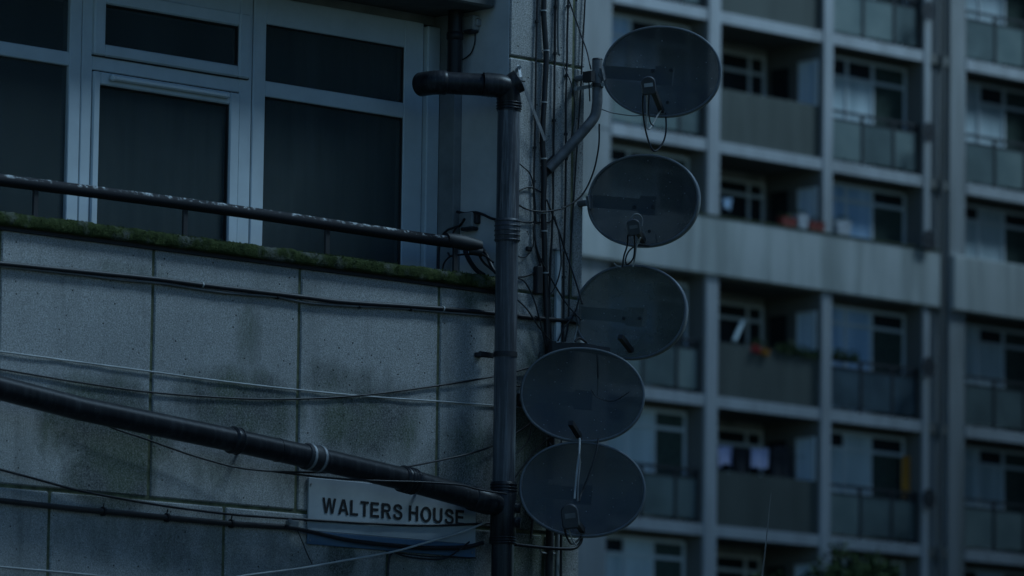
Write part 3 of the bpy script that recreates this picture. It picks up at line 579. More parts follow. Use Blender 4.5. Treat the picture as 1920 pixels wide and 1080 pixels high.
# ================================================================= SATELLITE DISHES
fwd = ray(1150, 540).normalized()
def dish(cx, cy, v, w_, h_, yaw, pitch, roll, m, label, lnb=None, arm=None, bolts=(), bar=None):
    """yaw > 0: faces left of us, pitch > 0: faces above us"""
    C = NB.at(cx, cy, v); z = (-ray(cx, cy)).normalized(); x = Vector((0, 0, 1)).cross(z).normalized(); y = z.cross(x)
    z2 = (Matrix.Rotation(R(-yaw), 3, y) @ Matrix.Rotation(R(-pitch), 3, x)) @ z
    x2 = (Matrix.Rotation(R(-yaw), 3, y)) @ x; y2 = z2.cross(x2).normalized(); x2 = y2.cross(z2).normalized()
    rm = Matrix.Rotation(R(-roll), 3, z2); x2 = rm @ x2; y2 = rm @ y2
    t = thing('satellite_dish', C, label, 'satellite dish', 'satellite dishes stacked on the corner of the building')
    a, b_ = w_/2-.010, h_/2-.008; D = .055
    L = lambda p, q, r: C + x2*p + y2*q + z2*r
    def sh(r): return D*(r*r-1)
    nr, ns = 12, 72; vs = []; fs = []; al = []
    def ang(k):
        th = 2*math.pi*k/ns; c_, s_ = math.cos(th), math.sin(th); e = 2.12   # slightly squarish oval
        q = (abs(c_)**e+abs(s_)**e)**(-1/e); return c_*q, s_*q
    for side in (0, 1):
        base = len(vs); vs.append(L(0, 0, sh(0)-.0015*side))
        for i in range(1, nr+1):
            r = i/nr
            for k in range(ns): c_, s_ = ang(k); vs.append(L(a*c_*r, b_*s_*r, sh(r)-.0015*side))
        for k in range(ns):
            k2 = (k+1) % ns; fs.append((base, base+1+k, base+1+k2))
            for i in range(nr-1):
                p0 = base+1+i*ns; fs.append((p0+k, p0+ns+k, p0+ns+k2, p0+k2))
    bb = MB(); bb.add(vs, fs, True); rf = bb.build('reflector', M[m], t)
    prof = [(0.0, .0), (.004, .004), (.011, .003), (.013, -.004), (.011, -.030), (.006, -.032), (.004, -.006)]
    vs = []; fs = []; q = len(prof)
    for k in range(ns):
        c_, s_ = ang(k); nn = Vector((c_/a, s_/b_)).normalized()
        for (o_, zz_) in prof: vs.append(L(a*c_+nn.x*o_, b_*s_+nn.y*o_, zz_))
    for k in range(ns):
        for i in range(q): fs.append((k*q+i, ((k+1) % ns)*q+i, ((k+1) % ns)*q+(i+1) % q, k*q+(i+1) % q))
    bb = MB(); bb.add(vs, fs, True); bb.build('rim', M['rim'], t)
    def back(p, q_, r): return L(p, q_, r)
    # mount plate behind, with a bar back to the wall
    bb = MB(); 
    def lbox(x0, x1, y0, y1, z0, z1):
        V = [L(p, q_, r) for r in (z0, z1) for q_ in (y0, y1) for p in (x0, x1)]
        bb.add(V, [(0,1,3,2),(4,6,7,5),(0,4,5,1),(1,5,7,3),(3,7,6,2),(2,6,4,0)])
    lbox(-.045, .045, -.055, .035, -.10, -.062); bb.build('mount_plate', M['rim'], t)
    if bar:
        e = NB.at(*bar); s0 = L(.02, -.01, -.085); s9 = L(-a-.012, -.01, -.060); bb = MB(); strap(bb, [s0, s9, e], .032, .008); bb.tube([e, e-NB.n*(bar[2])], .016, 10); bb.build('wall_bar', M['rim'], t)
    def onface(X, Y, lift):                        # the point of the sheet seen at survey pixel X, Y
        r = ray(X, Y); tt = ((C-CAM).dot(z2))/r.dot(z2); p = CAM+r*tt
        for _ in range(4):
            l_ = p-C; rr = (l_.dot(x2)/a)**2+(l_.dot(y2)/b_)**2; qq = C+z2*(D*(min(rr, 1)-1)+lift); tt = ((qq-CAM).dot(z2))/r.dot(z2); p = CAM+r*tt
        return p
    for (X, Y) in bolts:
        p = onface(X, Y, .001); MB().tube([p, p+z2*.006], .0085, 10).build('bolt', M['iron'], t)
    if arm:                                        # from the lower rim forward
        p0 = onface(arm[0], arm[1], .0); dep = (p0-CAM).dot(MC.to_3x3() @ Vector((0, 0, -1)))
        p1 = CAM + ray(arm[2], arm[3])*(dep-arm[4]); bb = MB(); d_ = (p1-p0).normalized()
        s1 = (x2-d_*x2.dot(d_)).normalized()*.0125; s2 = d_.cross(s1).normalized()*.0115
        bb.add([p0-s1-s2, p0+s1-s2, p0+s1+s2, p0-s1+s2, p1-s1-s2, p1+s1-s2, p1+s1+s2, p1-s1+s2], [(0,1,2,3),(4,7,6,5),(0,4,5,1),(1,5,6,2),(2,6,7,3),(3,7,4,0)])
        bb.build('feed_arm', M['iron'], t)
        if lnb:
            bw, bh = lnb[2], lnb[3]; q0 = CAM + ray(lnb[0], lnb[1])*(dep-arm[4]-.02)
            X_, Y_ = x, y; Z_ = z; bb = MB(); vs = []; ring = []
            for k in range(14):                    # rounded-top body outline
                th = math.pi*k/13; ring.append((bw/2*math.cos(th)*(1-.06*math.sin(th)), bh*.18+bh*.32*math.sin(th)))
            ring += [(-bw*.5, -bh*.40), (-bw*.40, -bh*.5), (bw*.36, -bh*.5), (bw*.48, -bh*.40)]
            n_ = len(ring); cen = [(0, .012), (1, .032), (1, .07), (.9, .08)]
            lay = [(.86, -.045), (1, -.035), (1, .03), (.88, .042)]
            rot = Matrix.Rotation(R(8), 3, Z_)
            for s0_, zd in lay:
                for (p_, q_) in ring: vs.append(q0 + rot @ (X_*p_*s0_ + Y_*q_*s0_ + Z_*zd))
            fs = [tuple(range(n_))[::-1], tuple(range(3*n_, 4*n_))]
            for i in range(3):
                for k in range(n_): fs.append((i*n_+k, i*n_+(k+1) % n_, (i+1)*n_+(k+1) % n_, (i+1)*n_+k))
            bb.add(vs, fs); lb = bb.build('receiver_head', M['lnb'], t)
            bb = MB(); c0 = q0+Z_*.0435+Y_*bh*.02; e1, e2 = rot@X_*bw*.30, rot@Y_*bh*.10
            bb.add([c0-e1-e2, c0+e1-e2, c0+e1+e2, c0-e1+e2, c0-e1-e2-Z_*.004, c0+e1-e2-Z_*.004, c0+e1+e2-Z_*.004, c0-e1+e2-Z_*.004], [(0,1,2,3),(4,7,6,5),(0,4,5,1),(1,5,6,2),(2,6,7,3),(3,7,4,0)])
            bb.build('nameplate', M[lnb[4]], lb)
            bb = MB(); bb.tube([q0-Z_*.04, q0-Z_*.10], .021, 16); bb.build('feed_horn', M['box_grey'], lb)
    t['_v'] = v; return t, dep if arm else None
M['lnb'] = mat_simple('charcoal_plastic', (.035, .037, .042), .45)
M['plate'] = mat_simple('pale_nameplate', (.38, .38, .38), .4)
M['plate_dim'] = mat_simple('dim_nameplate', (.12, .12, .12), .5)
# kind of thing: oval offset dishes
D1, d1 = dish(1240, 134, .30, .600, .452, 12, 10, 3, 'dish', 'topmost oval satellite dish on a bent steel mast, loops of cable hanging below', (1216, 160, .072, .092, 'plate'), (1240, 207, 1226, 172, .26), ((1224, 133), (1258, 132), (1252, 192)), (1128, 140, .18))
D2, d2 = dish(1205, 376, .24, .600, .460, 24, 11, 3, 'dish', 'second satellite dish from the top with a boxy receiver and white cable end', (1188, 426, .066, .082, 'plate_dim'), (1206, 452, 1195, 432, .26), ((1190, 388), (1224, 388), (1218, 434)), (1102, 380, .06))
D3, d3 = dish(1181, 585, .26, .600, .468, 24, 11, 3, 'dish_old', 'greenish dirty satellite dish, third from the top, with a bare feed arm', None, (1184, 658, 1163, 631, .12), ((1170, 597), (1200, 597)), (1080, 598, .06))
D4, d4 = dish(1092, 740, .36, .602, .462, 4, 12, 4, 'dish', 'fourth satellite dish, its top rim tucked under the greenish dish', None, (1086, 818, 1070, 793, .12), (), (1040, 742, .05))
D5, d5 = dish(1092, 917, .40, .608, .462, 3, 12, 4, 'dish', 'bottom satellite dish with a receiver hanging low and two pale wires above it', (1069, 968, .084, .122, 'plate_dim'), (1092, 995, 1078, 975, .24), (), (1040, 925, .05))
for o in (D1, D2, D3, D4, D5): del o['_v']
def fcable(pts, depth, r, m, par, name='cable'):
    P = [CAM + ray(p[0], p[1])*(depth-(p[2] if len(p) > 2 else 0)) for p in pts]; MB().tube(smooth(P), r*PX, 8).build(name, M[m], par)
fcable([(1206,176,.22),(1205,200,.2),(1208,230,.18),(1214,258,.17),(1224,282,.16),(1236,278,.12),(1246,260,.08),(1249,238,.05),(1248,212,.01)], d1, 1.7, 'rubber', D1)
fcable([(1212,178,.22),(1213,205,.2),(1212,230,.18),(1215,242,.17),(1222,236,.14),(1232,218,.08),(1240,206,.03)], d1, 1.5, 'cable_white', D1)
fcable([(1217,178,.22),(1216,205,.2),(1219,228,.18),(1225,236,.16)], d1, 1.3, 'rubber', D1)
fcable([(1128,205,-.05),(1150,212,-.08),(1185,217,-.05),(1208,216,.0)], d1, 1.0, 'cable_grey', D1)
fcable([(1177,440,.24),(1176,460,.22),(1170,480,.2),(1167,500,.17)], d2, 1.6, 'rubber', D2)
fcable([(1189,441,.24),(1190,465,.22),(1187,485,.2),(1176,496,.17),(1173,486,.16),(1180,470,.12),(1196,460,.06),(1218,461,.03),(1231,458,.01),(1230,440,-.03)], d2, 1.6, 'rubber', D2)
fcable([(1201,445,.22),(1194,460,.21),(1191,480,.2),(1187,500,.17)], d2, 1.5, 'cable_white', D2)
fcable([(1184,410,.22),(1190,402,.22),(1199,403,.21),(1204,412,.2),(1203,424,.2)], d2, 1.6, 'cable_grey', D2)
fcable([(1152,494,.2),(1156,498,.19),(1164,501,.17)], d2, 1.2, 'cable_white', D2)
fcable([(1087,822,.02),(1086,850,.08),(1081,890,.14),(1077,935,.2)], d5, 1.9, 'cable_white', D5)
fcable([(1085,840,.06),(1087,870,.12),(1084,905,.17),(1083,940,.2)], d5, 1.5, 'cable_grey', D5)
fcable([(1122,822,-.02),(1117,850,.02),(1106,885,.06),(1090,925,.1),(1086,940,.18)], d5, 1.6, 'rubber', D5)
fcable([(1058,988,.2),(1062,1005,.18),(1072,1020,.1),(1085,1012,.04),(1094,1000,.0)], d5, 2.0, 'rubber', D5)
fcable([(1066,990,.2),(1072,1010,.16),(1080,1022,.12)], d5, 1.4, 'cable_white', D5)
fcable([(1119,660,-.2),(1121,700,-.2),(1120,745,-.25)], d5, 1.2, 'rubber', D4)
fcable([(1108,730,.0),(1120,745,.0),(1150,752,.0),(1180,735,.0)], d4-.0, .9, 'rubber', D4)
# masts and brackets
ms = thing('dish_mast', NB.at(1120, 200, .12), 'bent galvanised steel mast carrying the topmost dish', 'mast')
P = [NB.at(1120,113,.15), NB.at(1120,150,.15), NB.at(1120,192,.15), NB.at(1115,218,.14), NB.at(1098,241,.12), NB.at(1062,282,.06), NB.at(1028,318,.015)]
MB().tube(P[:3]+smooth(P[2:5])[1:]+P[5:], 9.8*PX, 22).build('tube', M['mast_steel'], ms)
b = MB(); b.tube([NB.at(1120,112.5,.15), NB.at(1120,109.5,.15)], [10.3*PX, 9*PX], 22); b.build('end_cap', M['iron'], ms)
b = MB(); strap(b, [NB.at(1079,167,.06), NB.at(1100,163,.12), NB.at(1132,158,.19)], .009, .005); b.tube([NB.at(1079,167,.0), NB.at(1079,167,.07)], .009, 8); b.build('stay_bar', M['zinc'], ms)
b = MB(); b.tube([NB.at(1120,157,.15), NB.at(1120,164,.15)], 11.8*PX, 20); b.build('clamp', M['iron'], ms)
b = MB(); strap(b, [NB.at(1104,134,.15), NB.at(1104,154,.15)], .013, .03); b.tube([NB.at(1104,150,.15), NB.at(1106,190,.14)], .0035, 6); b.build('side_clamp', M['iron'], ms)
b = MB(); strap(b, [NB.at(1020,322,.006), NB.at(1042,300,.006)], .03, .006); b.build('foot_plate', M['iron'], ms)
br = thing('wall_bracket', NB.at(1070, 650, .05), 'black iron bracket between the third and fourth dishes', 'bracket')
b = MB(); strap(b, [NB.at(1032,652,.10), NB.at(1085,650,.17), NB.at(1140,660,.24)], .020, .014); b.build('arm', M['iron'], br)
b = MB(NB); b.box(NB.uz(1024, 650)[0], NB.uz(1040, 650)[0], .001, .11, NB.uz(1030, 690)[1], NB.uz(1030, 645)[1], .004); b.build('wall_plate', M['iron'], br)
MB().tube(smooth([NB.at(1078,640,.2), NB.at(1086,634,.2), NB.at(1100,642,.2)]), .006, 8).build('hook_bolt', M['iron'], br)
br = thing('wall_bracket', NB.at(978, 748, .05), 'small black clamp box at the left edge of the fourth dish', 'bracket')
b = MB(NB); b.box(NB.uz(968, 745)[0], NB.uz(992, 745)[0], .002, .09, NB.uz(975, 762)[1], NB.uz(975, 736)[1], .005); b.build('clamp_body', M['iron'], br)
b = MB(); b.tube([NB.at(972, 732, .05), NB.at(972, 738, .05)], .008, 8); b.build('nut', M['zinc'], br)
# pole behind the lower dishes and the low pipes
pl = thing('dish_pole', NB.at(1036, 1060, .05), 'dark upright pole against the pier carrying the two lowest dishes', 'pole')
MB().tube([NB.at(1036, 640, .055), NB.at(1033, 860, .055), NB.at(1028, 1200, .055)], 7.5*PX, 16).build('pole_tube', M['iron'], pl)
for y in (700, 905):
    b = MB(NB); uu, zz_ = NB.uz(1034, y, .05); b.box(uu-.045, uu+.045, .0, .075, zz_-.012, zz_+.012, .003); b.build('clamp', M['zinc'], pl)
o = MB().tube([NB.at(1045, 1000, .04), NB.at(1043, 1200, .04)], 4.4*PX, 14).build('conduit', M['steel']); tag(o, 'pale steel conduit running down out of frame under the bottom dish', 'conduit')
cable([(1053,990),(1052,1030),(1051,1100),(1050,1180)], 3.0, 'rubber', 'black cable beside the pale conduit under the bottom dish', v=.04, group=GV)
t = thing('overflow_pipe', NB.at(1020, 1026, .06), 'thin dark horizontal pipe with a hooked end under the bottom dish', 'pipe')
MB().tube(smooth([NB.at(966,1021,.09), NB.at(1010,1026,.09), NB.at(1050,1029,.09), NB.at(1076,1028,.09), NB.at(1088,1018,.09), NB.at(1091,1006,.09)]), 3.2*PX, 12).build('pipe', M['pipe_black'], t)
MB().tube(smooth([NB.at(1050,1038,.03), NB.at(1020,1037,.06), NB.at(1013,1031,.08), NB.at(1018,1024,.09)]), 1.9*PX, 8).build('hook', M['zinc'], t)
cable([(1000,870,.03),(1003,900,.03),(1000,960,.03),(995,1010,.03)], 2.4, 'rubber', 'black cable hugging the pier beside the pipe bosses', group=GV)
for (x, lab) in ((1092, 'ragged black cable end at the foot of the bottom dish'),):
    cable([(x, 992, .1), (x+1, 1003, .08), (x-3, 1018, .08)], 2.2, 'rubber', lab, group=GV)
# thin whip rod in front of the far block
P = [CAM+ray(x, y)*27 for x, y in ((1446, 925), (1443, 950), (1441, 975), (1438, 1000), (1433, 1050), (1428, 1100), (1420, 1300))]
P.append(Vector((P[-1].x, P[-1].y, 0)))
r_ = MB().tube(smooth(P, 4), [.0012+.0035*i/(len(smooth(P, 4))-1) for i in range(len(smooth(P, 4)))], 6).build('whip_aerial', M['cable_grey']); tag(r_, 'very thin upright rod standing alone in front of the lower balconies', 'aerial')
# ================================================================= FAR BLOCK
exec_far = True
F = FB
M['fconc'] = None
def mat_far(name, c, streak=.5, dirt=(.10, .10, .085)):
    a = N(name, .9, 0, .2); base = a.mix(a.rng(a.noise(.5, 4), .3, .7), tuple(x*.85 for x in c), c)
    s1 = a.rng(a.noise(2.2, 4, (1, 1, .09)), .46, .66); base = a.mix(a.math('MULTIPLY', s1, streak), base, dirt); a.col(base); return a.m
M['fconc'] = mat_far('weathered_band_concrete', (.47, .48, .46), .55, (.17, .19, .17))
M['fframe'] = mat_far('painted_frame_concrete', (.42, .43, .44), .25)
M['fpier'] = mat_far('pier_concrete', (.30, .31, .31), .5)
M['fpanel'] = mat_far('brown_balcony_panel', (.095, .105, .095), .45, (.05, .055, .05))
M['fwin'] = mat_far('far_window_paint', (.62, .66, .67), .1)
M['frender'] = mat_far('recess_render', (.17, .17, .16), .2)
M['fdark'] = mat_simple('far_dark_glass', (.02, .025, .028), .15, spec=.2)
M['fgreen'] = mat_simple('far_green_pane', (.05, .07, .06), .25, spec=.3)
def mat_fcurt(name, c0, c1):
    a = N(name, .8, 0, .3); a.col(a.mix(a.rng(a.noise(3, 3, (1, 1, .1)), .4, .6), c0, c1)); return a.m
M['fcurt'] = mat_fcurt('far_blue_net', (.28, .42, .58), (.50, .63, .76))
M['fcurt3'] = mat_fcurt('far_lit_net', (.50, .62, .74), (.66, .76, .84))  # paler net copy, brightness painted in for side panes that catch little light
M['fcurt2'] = mat_fcurt('far_pale_net', (.38, .46, .48), (.52, .60, .62))
def mat_wired():
    a = N('wired_balcony_glass', .3, 0, .3); a.col(a.mix(a.rng(a.noise(.9, 4), .3, .7), (.11, .15, .15), (.19, .23, .22))); return a.m
M['wired'] = mat_wired()
M['wired_dark'] = mat_simple('dark_wired_glass', (.06, .085, .10), .3, spec=.3, var=.4, sc=1.2)
M['wired_dim'] = mat_simple('dim_wired_glass', (.10, .13, .13), .35, spec=.3, var=.3, sc=1)
M['frail'] = mat_simple('far_black_rail', (.03, .032, .035), .6)
M['fmoss'] = mat_simple('far_moss', (.05, .06, .03), .95)
blk = thing('tower_block', F.P(3, 0, 0), 'blurred concrete tower block with stacked balconies behind the dishes', 'building')
Z = [5.24, 7.89, 10.55, 13.215, 15.88, 18.52, 21.25, 23.9, 26.55]
cols = [-20.0, -16.6, -13.2, -7.3, -3.9, -.06, 3.45, 6.75]
UL_, UR_ = -22., 14.
# bays: (u0, u1, style, recess depth)
bays = [(-19.8, -16.8, 'solid', 1.6), (-16.4, -13.4, 'glass', .55), (-7.1, -4.0-.1, 'solid', 1.6),
        (-3.05, -.26, 'glass', .55), (.14, 3.30, 'solid', 1.6), (3.60, 6.53, 'glass', .55), (7.95, 10.9, 'glass', .55), (11.2, 14.1, 'solid', 1.6)]
# body: solid mass behind with piers between bays
b = MB(F); b.box(-22, 16, -12, -1.62, 0, 28.2); b.box(-22, 16, -1.62, -.02, 0, Z[0]-.25); b.box(-22, 16, -1.62, .0, 26.8, 28.2); b.build('core', M['fpier'], blk)
for u0, u1 in ((-22, -19.8), (-13.4, -7.1), (-4.0, -3.05), (7.42, 7.95), (14.1, 16)):
    b = MB(F); b.box(u0, u1, -1.62, .0, Z[0]-.25, 26.8, .01)
    if u0 == -4.0:
        for zz_ in Z: b.box(u0-.002, u1+.002, 0, .012, zz_-.13, zz_-.10)
    b.build('pier', M['fpier'], blk)
for u0, u1 in ((-16.8, -16.4), (-.26, .14), (3.30, 3.60), (6.53, 6.72), (10.9, 11.2)):
    b = MB(F); b.box(u0, u1, -1.615, -.02, Z[0]-.24, 26.79)
    b.build('party_wall', M['frender'], blk)
    b = MB(F); b.box(u0+(.0 if u0 != -.26 else .02), u1-(.0 if u0 != -.26 else .02), -.018, .05, Z[0]-.24, 26.9, .01); b.build('column', M['fframe'], blk)
b = MB(F); b.box(6.722, 7.418, -1.6, -.10, Z[0]-.24, 26.79); b.build('pier', M['fpier'], blk)
b = MB(); b.tube([F.P(7.15, 0.0, 0), F.P(7.15, 0.0, 27)], .06, 10); b.build('rainwater_pipe', M['frender'], blk)
for i, z in enumerate(Z):
    if i == 4: continue
    b = MB(F); b.box(-22, 16, -1.61, -.025, z-.22, z-.02); b.build('floor_slab', M['frender'], blk)
    for u0, u1 in ((-19.8, -16.8), (-16.4, -13.4), (-7.1, -4.0), (-3.05, -.245), (.125, 3.299), (3.601, 6.529), (7.95, 10.899), (11.201, 14.1)):
        b = MB(F); b.box(u0, u1, -.024, .02, z-.24, z, .008); b.build('slab_edge', M['fframe'], blk)
b = MB(F); b.box(-22, 16, -1.61, -.06, 15.66, 15.86); b.build('floor_slab', M['frender'], blk)
b = MB(F); b.box(-4.0, 7.0, -.05, .12, 15.70, 16.90, .02); b.build('balcony_parapet', M['fconc'], blk, label='pale streaked concrete parapet band')
b = MB(F); b.box(-4.0, 7.0, -.06, .14, 16.90, 16.945, .01); b.build('parapet_coping', M['fmoss'], blk)
b = MB(F); b.box(-22, -4.02, -.05, .12, 15.70, 16.90, .02); b.build('balcony_parapet', M['fconc'], blk)
b = MB(F); b.box(7.45, 16, -.05, .12, 15.70, 16.90, .02); b.build('balcony_parapet', M['fconc'], blk)
fr = random.Random(5)
def fwindow(u0, u1, z0, z1, v, divs, panes, tz, lab=None):
    """frame with uprights at divs, transom at tz; each pane of its own kind"""
    b = MB(F); w_ = .07; e = [u0]+divs+[u1]
    for x in e: b.box(x-w_/2, x+w_/2, v, v+.07, z0, z1)
    b.box(u0, u1, v+.001, v+.066, z1-w_, z1); b.box(u0, u1, v+.001, v+.066, z0, z0+w_); b.box(u0, u1, v+.002, v+.068, tz-w_/2, tz+w_/2)
    wn = b.build('window', M['fwin'], blk)
    for a_, c_, k in zip(e[:-1], e[1:], panes):
        b = MB(F); b.box(a_+.02, c_-.02, v+.012, v+.03, z0+.03, tz-.02); b.build('pane', M[k], wn)
        b = MB(F); b.box(a_+.02, c_-.02, v+.012, v+.03, tz+.02, z1-.03); b.build('pane', M[k if fr.random() < .5 else 'fdark'], wn)
def side_window(uf, z0, z1, v0, v1, k):           # in a party wall, facing left (-u)
    b = MB(F)
    for v in (v0, v1): b.box(uf-.06, uf-.001, v-.03, v+.03, z0, z1)
    b.box(uf-.058, uf-.002, v0, v1, z1-.05, z1); b.box(uf-.058, uf-.002, v0, v1, z0, z0+.05)
    wn = b.build('window', M['fwin'], blk, label='side window in the balcony return wall'); b = MB(F); b.box(uf-.03, uf-.004, v0+.02, v1-.02, z0+.03, z1-.03); b.build('pane', M[k], wn)
def side_door(uf, z0, z1, v0, v1):
    b = MB(F); b.box(uf-.03, uf-.001, v0, v1, z0, z1); b.build('balcony_door', M['fdark'], blk)
for bi, (u0, u1, style, dep) in enumerate(bays):
    for i in range(1, len(Z)-1):
        z = Z[i]; zc = Z[i+1]-.24
        if dep < 1:
            b = MB(F); b.box(u0, u1, -1.612, -dep, z-.018, zc+.015); b.build('recess_wall', M['frender'], blk)
            cu = fr.choice(['fcurt', 'fcurt', 'fcurt2'])
            if u0 == 3.60: cu = 'fcurt' if i in (2, 4, 3) else 'fcurt2'
            if i == 2: cu = 'fcurt2'
            o = u0
            fwindow(o+.25, u1-.02, z+.05, zc-.10, -dep+.002, [o+1.02, o+1.85], [cu, cu, 'fgreen'], z+1.95)
        else:
            fwindow(u0+1.02, u0+3.0, z+.02, zc-.16, -dep+.012, [u0+1.62, u0+2.55], ['fdark', 'fdark', 'fdark'], z+1.93)
            if u1 < 12:
                side_window(u1 if u1 != 3.30 else 3.30, z+.55, zc-.35, -.62, -.14, 'fcurt3'); side_door(u1, z, z+2.05, -1.45, -.95)
        if i == 4: 
            continue
        if style == 'solid':
            b = MB(F); b.box(u0+.01, u1-.01, -.14, -.09, z+.02, z+1.14, .005); b.build('balcony_panel', M['fpanel'], blk)
        else:
            n = 3; e = [u0+.08, u0+1.10, u0+2.10, u1-.06]
            for a_, c_ in zip(e[:-1], e[1:]):
                b = MB(F); b.box(a_+.03, c_-.03, -.13, -.11, z+.10, z+.92, 0); b.build('glass_panel', M['wired_dark' if i == 3 and u0 == 3.60 else fr.choice(['wired', 'wired', 'wired_dim'])], blk)
            b = MB(F)
            for x in e: b.box(x-.035, x+.035, -.15, -.09, z, z+1.12)
            b.box(u0, u1, -.155, -.085, z+1.07, z+1.13); b.box(u0, u1, -.14, -.10, z+.92, z+.96)
            b.build('balustrade', M['frail'], blk)
# ---- things on the far balconies (row z index: 4 = above the band)
def fbox(name, x0, y0, x1, y1, v, m, label, cat, dv=.2, group=None, parent=None):
    a_ = F.at(x0, y0, v); c_ = F.at(x1, y1, v); ua, ub = (a_-F.o).dot(F.d), (c_-F.o).dot(F.d)
    b = MB(F); b.box(ua, ub, v-dv, v, min(a_.z, c_.z), max(a_.z, c_.z), .02); o = b.build(name, m, parent)
    return tag(o, label, cat, group) if label else o
M['terracotta'] = mat_simple('terracotta_plastic', (.22, .045, .035), .6)
M['red'] = mat_simple('red_flower', (.5, .05, .05), .6)
M['white_pot'] = mat_simple('white_pot_plastic', (.42, .43, .45), .5)
M['leaf'] = mat_simple('leaf_green', (.045, .07, .02), .7, var=.5, sc=20)
M['white_cloth'] = mat_simple('white_cloth', (.50, .50, .70), .9)
M['dark_cloth'] = mat_simple('dark_cloth', (.03, .03, .035), .9)
M['orange_cloth'] = mat_simple('orange_cloth', (.45, .20, .03), .9)
zt_ = 16.95
def trough(x0, x1, m, label, kind):
    ua = (F.at(x0, 415, .05)-F.o).dot(F.d); ub = (F.at(x1, 415, .05)-F.o).dot(F.d); h = .19 if kind != 'pot' else .30
    t = thing('planter', F.P((ua+ub)/2, .04, zt_), label, 'planter', 'planters standing on the concrete band')
    vs = []; r = .82
    for s_, z in ((r, 0), (1, h)):
        for su_, sv in ((-1, -1), (1, -1), (1, 1), (-1, 1)): vs.append(F.P((ua+ub)/2+su_*(ub-ua)/2*s_, .04+sv*.09*s_, zt_+z))
    b = MB(); b.add(vs, [(0,1,2,3),(0,1,5,4),(1,2,6,5),(2,3,7,6),(3,0,4,7)]); b.box
    b.add([v+Vector((0, 0, -.03)) for v in vs[4:]], [(0,1,2,3)]); b.build('trough' if kind != 'pot' else 'pot', m, t)
    q = MB()
    for _ in range(60):
        p = F.P(fr.uniform(ua+.03, ub-.03), fr.uniform(-.04, .12), zt_+h+fr.uniform(-.04, .09)); a_ = Vector([fr.uniform(-1, 1) for _ in range(3)])*.05; c_ = Vector([fr.uniform(-1, 1) for _ in range(3)])*.05
        q.add([p, p+a_, p+c_], [(0, 1, 2)])
    q.build('foliage', M['leaf'], t)
trough(1462, 1490, M['terracotta'], 'red plant trough on the band, left of the small white pot', 'trough')
trough(1492, 1512, M['white_pot'], 'small white pot between the two red troughs', 'pot')
trough(1514, 1543, M['terracotta'], 'red plant trough right of the small white pot, beside the column', 'trough')
trough(1565, 1592, M['white_pot'], 'larger white tub on the band just right of the column', 'pot')
def cloth(x0, y0, x1, y1, v, m, label, cat='laundry', seed=1):
    vs = []; fs = []; nx, ny = 10, 8
    for i in range(nx+1):
        for j in range(ny+1):
            x = x0+(x1-x0)*i/nx; y = y0+(y1-y0)*j/ny
            f_ = j/ny; x += 4*f_*math.sin(i*.9+seed); y += 3*math.sin(i*.7+seed)*f_; p = F.at(x, y, v+.03*math.sin(i*1.3+seed)); vs.append(p); vs.append(p-F.n*.01)
    k = lambda i, j: (i*(ny+1)+j)*2
    for i in range(nx):
        for j in range(ny): fs += [(k(i, j), k(i+1, j), k(i+1, j+1), k(i, j+1)), (k(i, j)+1, k(i, j+1)+1, k(i+1, j+1)+1, k(i+1, j)+1)]
    b = MB(); b.add(vs, fs, True); tag(b.build('hanging_cloth', m), label, cat, 'washing hung on the far balconies')
cloth(1346, 836, 1373, 872, -.35, M['white_cloth'], 'white washing nearest the column on the lower balcony', seed=1)
cloth(1408, 841, 1442, 878, -.35, M['white_cloth'], 'white washing in the middle of the lower balcony', seed=3)
cloth(1377, 838, 1404, 905, -.4, M['dark_cloth'], 'black washing hanging between the two white pieces', seed=2)
cloth(1449, 836, 1480, 905, -.4, M['dark_cloth'], 'black washing at the right of the white pieces', seed=5)
cloth(1348, 884, 1371, 902, -.3, M['fcurt2'], 'pale blue cloth draped low by the column', seed=4)
cloth(1692, 855, 1708, 932, -.3, M['orange_cloth'], 'orange cloth hanging at the right end of the lower glass balcony', 'cloth', seed=6)
cloth(1300, 822, 1316, 860, -.3, M['white_cloth'], 'mauve washing left of the column above the lower glass balcony', seed=7)
cloth(1300, 352, 1316, 392, -.3, M['white_cloth'], 'pale washing left of the column above the band', seed=8)
cloth(1356, 372, 1373, 392, -.3, M['fcurt'], 'pale blue cloth just right of the column above the band', seed=9)
l0, l1 = F.at(1346, 833, -.38), F.at(1530, 858, -.38); tag(MB().tube([l0, l0.lerp(l1, .5)-Vector((0, 0, .05)), l1], .006, 6).build('washing_line', M['frail']), 'washing line stretched across the lower balcony', 'washing line')
b = MB(); b.tube([F.at(1376, 640, -.1), F.at(1393, 602, -.3)], .05, 10); tag(b.build('leaning_board', M['fcurt2']), 'pale board leaning inside the balcony below the band', 'board')
t = thing('flower_basket', F.at(1428, 655, -.05), 'bright red and orange flowers on the brown balcony below the band', 'flowers')
for (cx, cy, rad, m, nm) in ((1417, 654, .10, 'red', 'red_blooms'), (1434, 660, .09, 'orange_cloth', 'orange_blooms'), (1420, 645, .16, 'leaf', 'foliage')):
    q = MB(); c = F.at(cx, cy, -.05 if m != 'leaf' else -.12)
    for _ in range(160):
        d = Vector([fr.gauss(0, 1) for _ in range(3)]); d = d.normalized()*rad*fr.random()**.4; a_ = Vector([fr.uniform(-1, 1) for _ in range(3)])*.05; c_ = Vector([fr.uniform(-1, 1) for _ in range(3)])*.05
        d = F.d*d.x*1.5+F.n*d.y+Vector((0, 0, d.z*.8)); q.add([c+d, c+d+a_, c+d+c_], [(0, 1, 2)])
    q.build(nm, M[m], t)
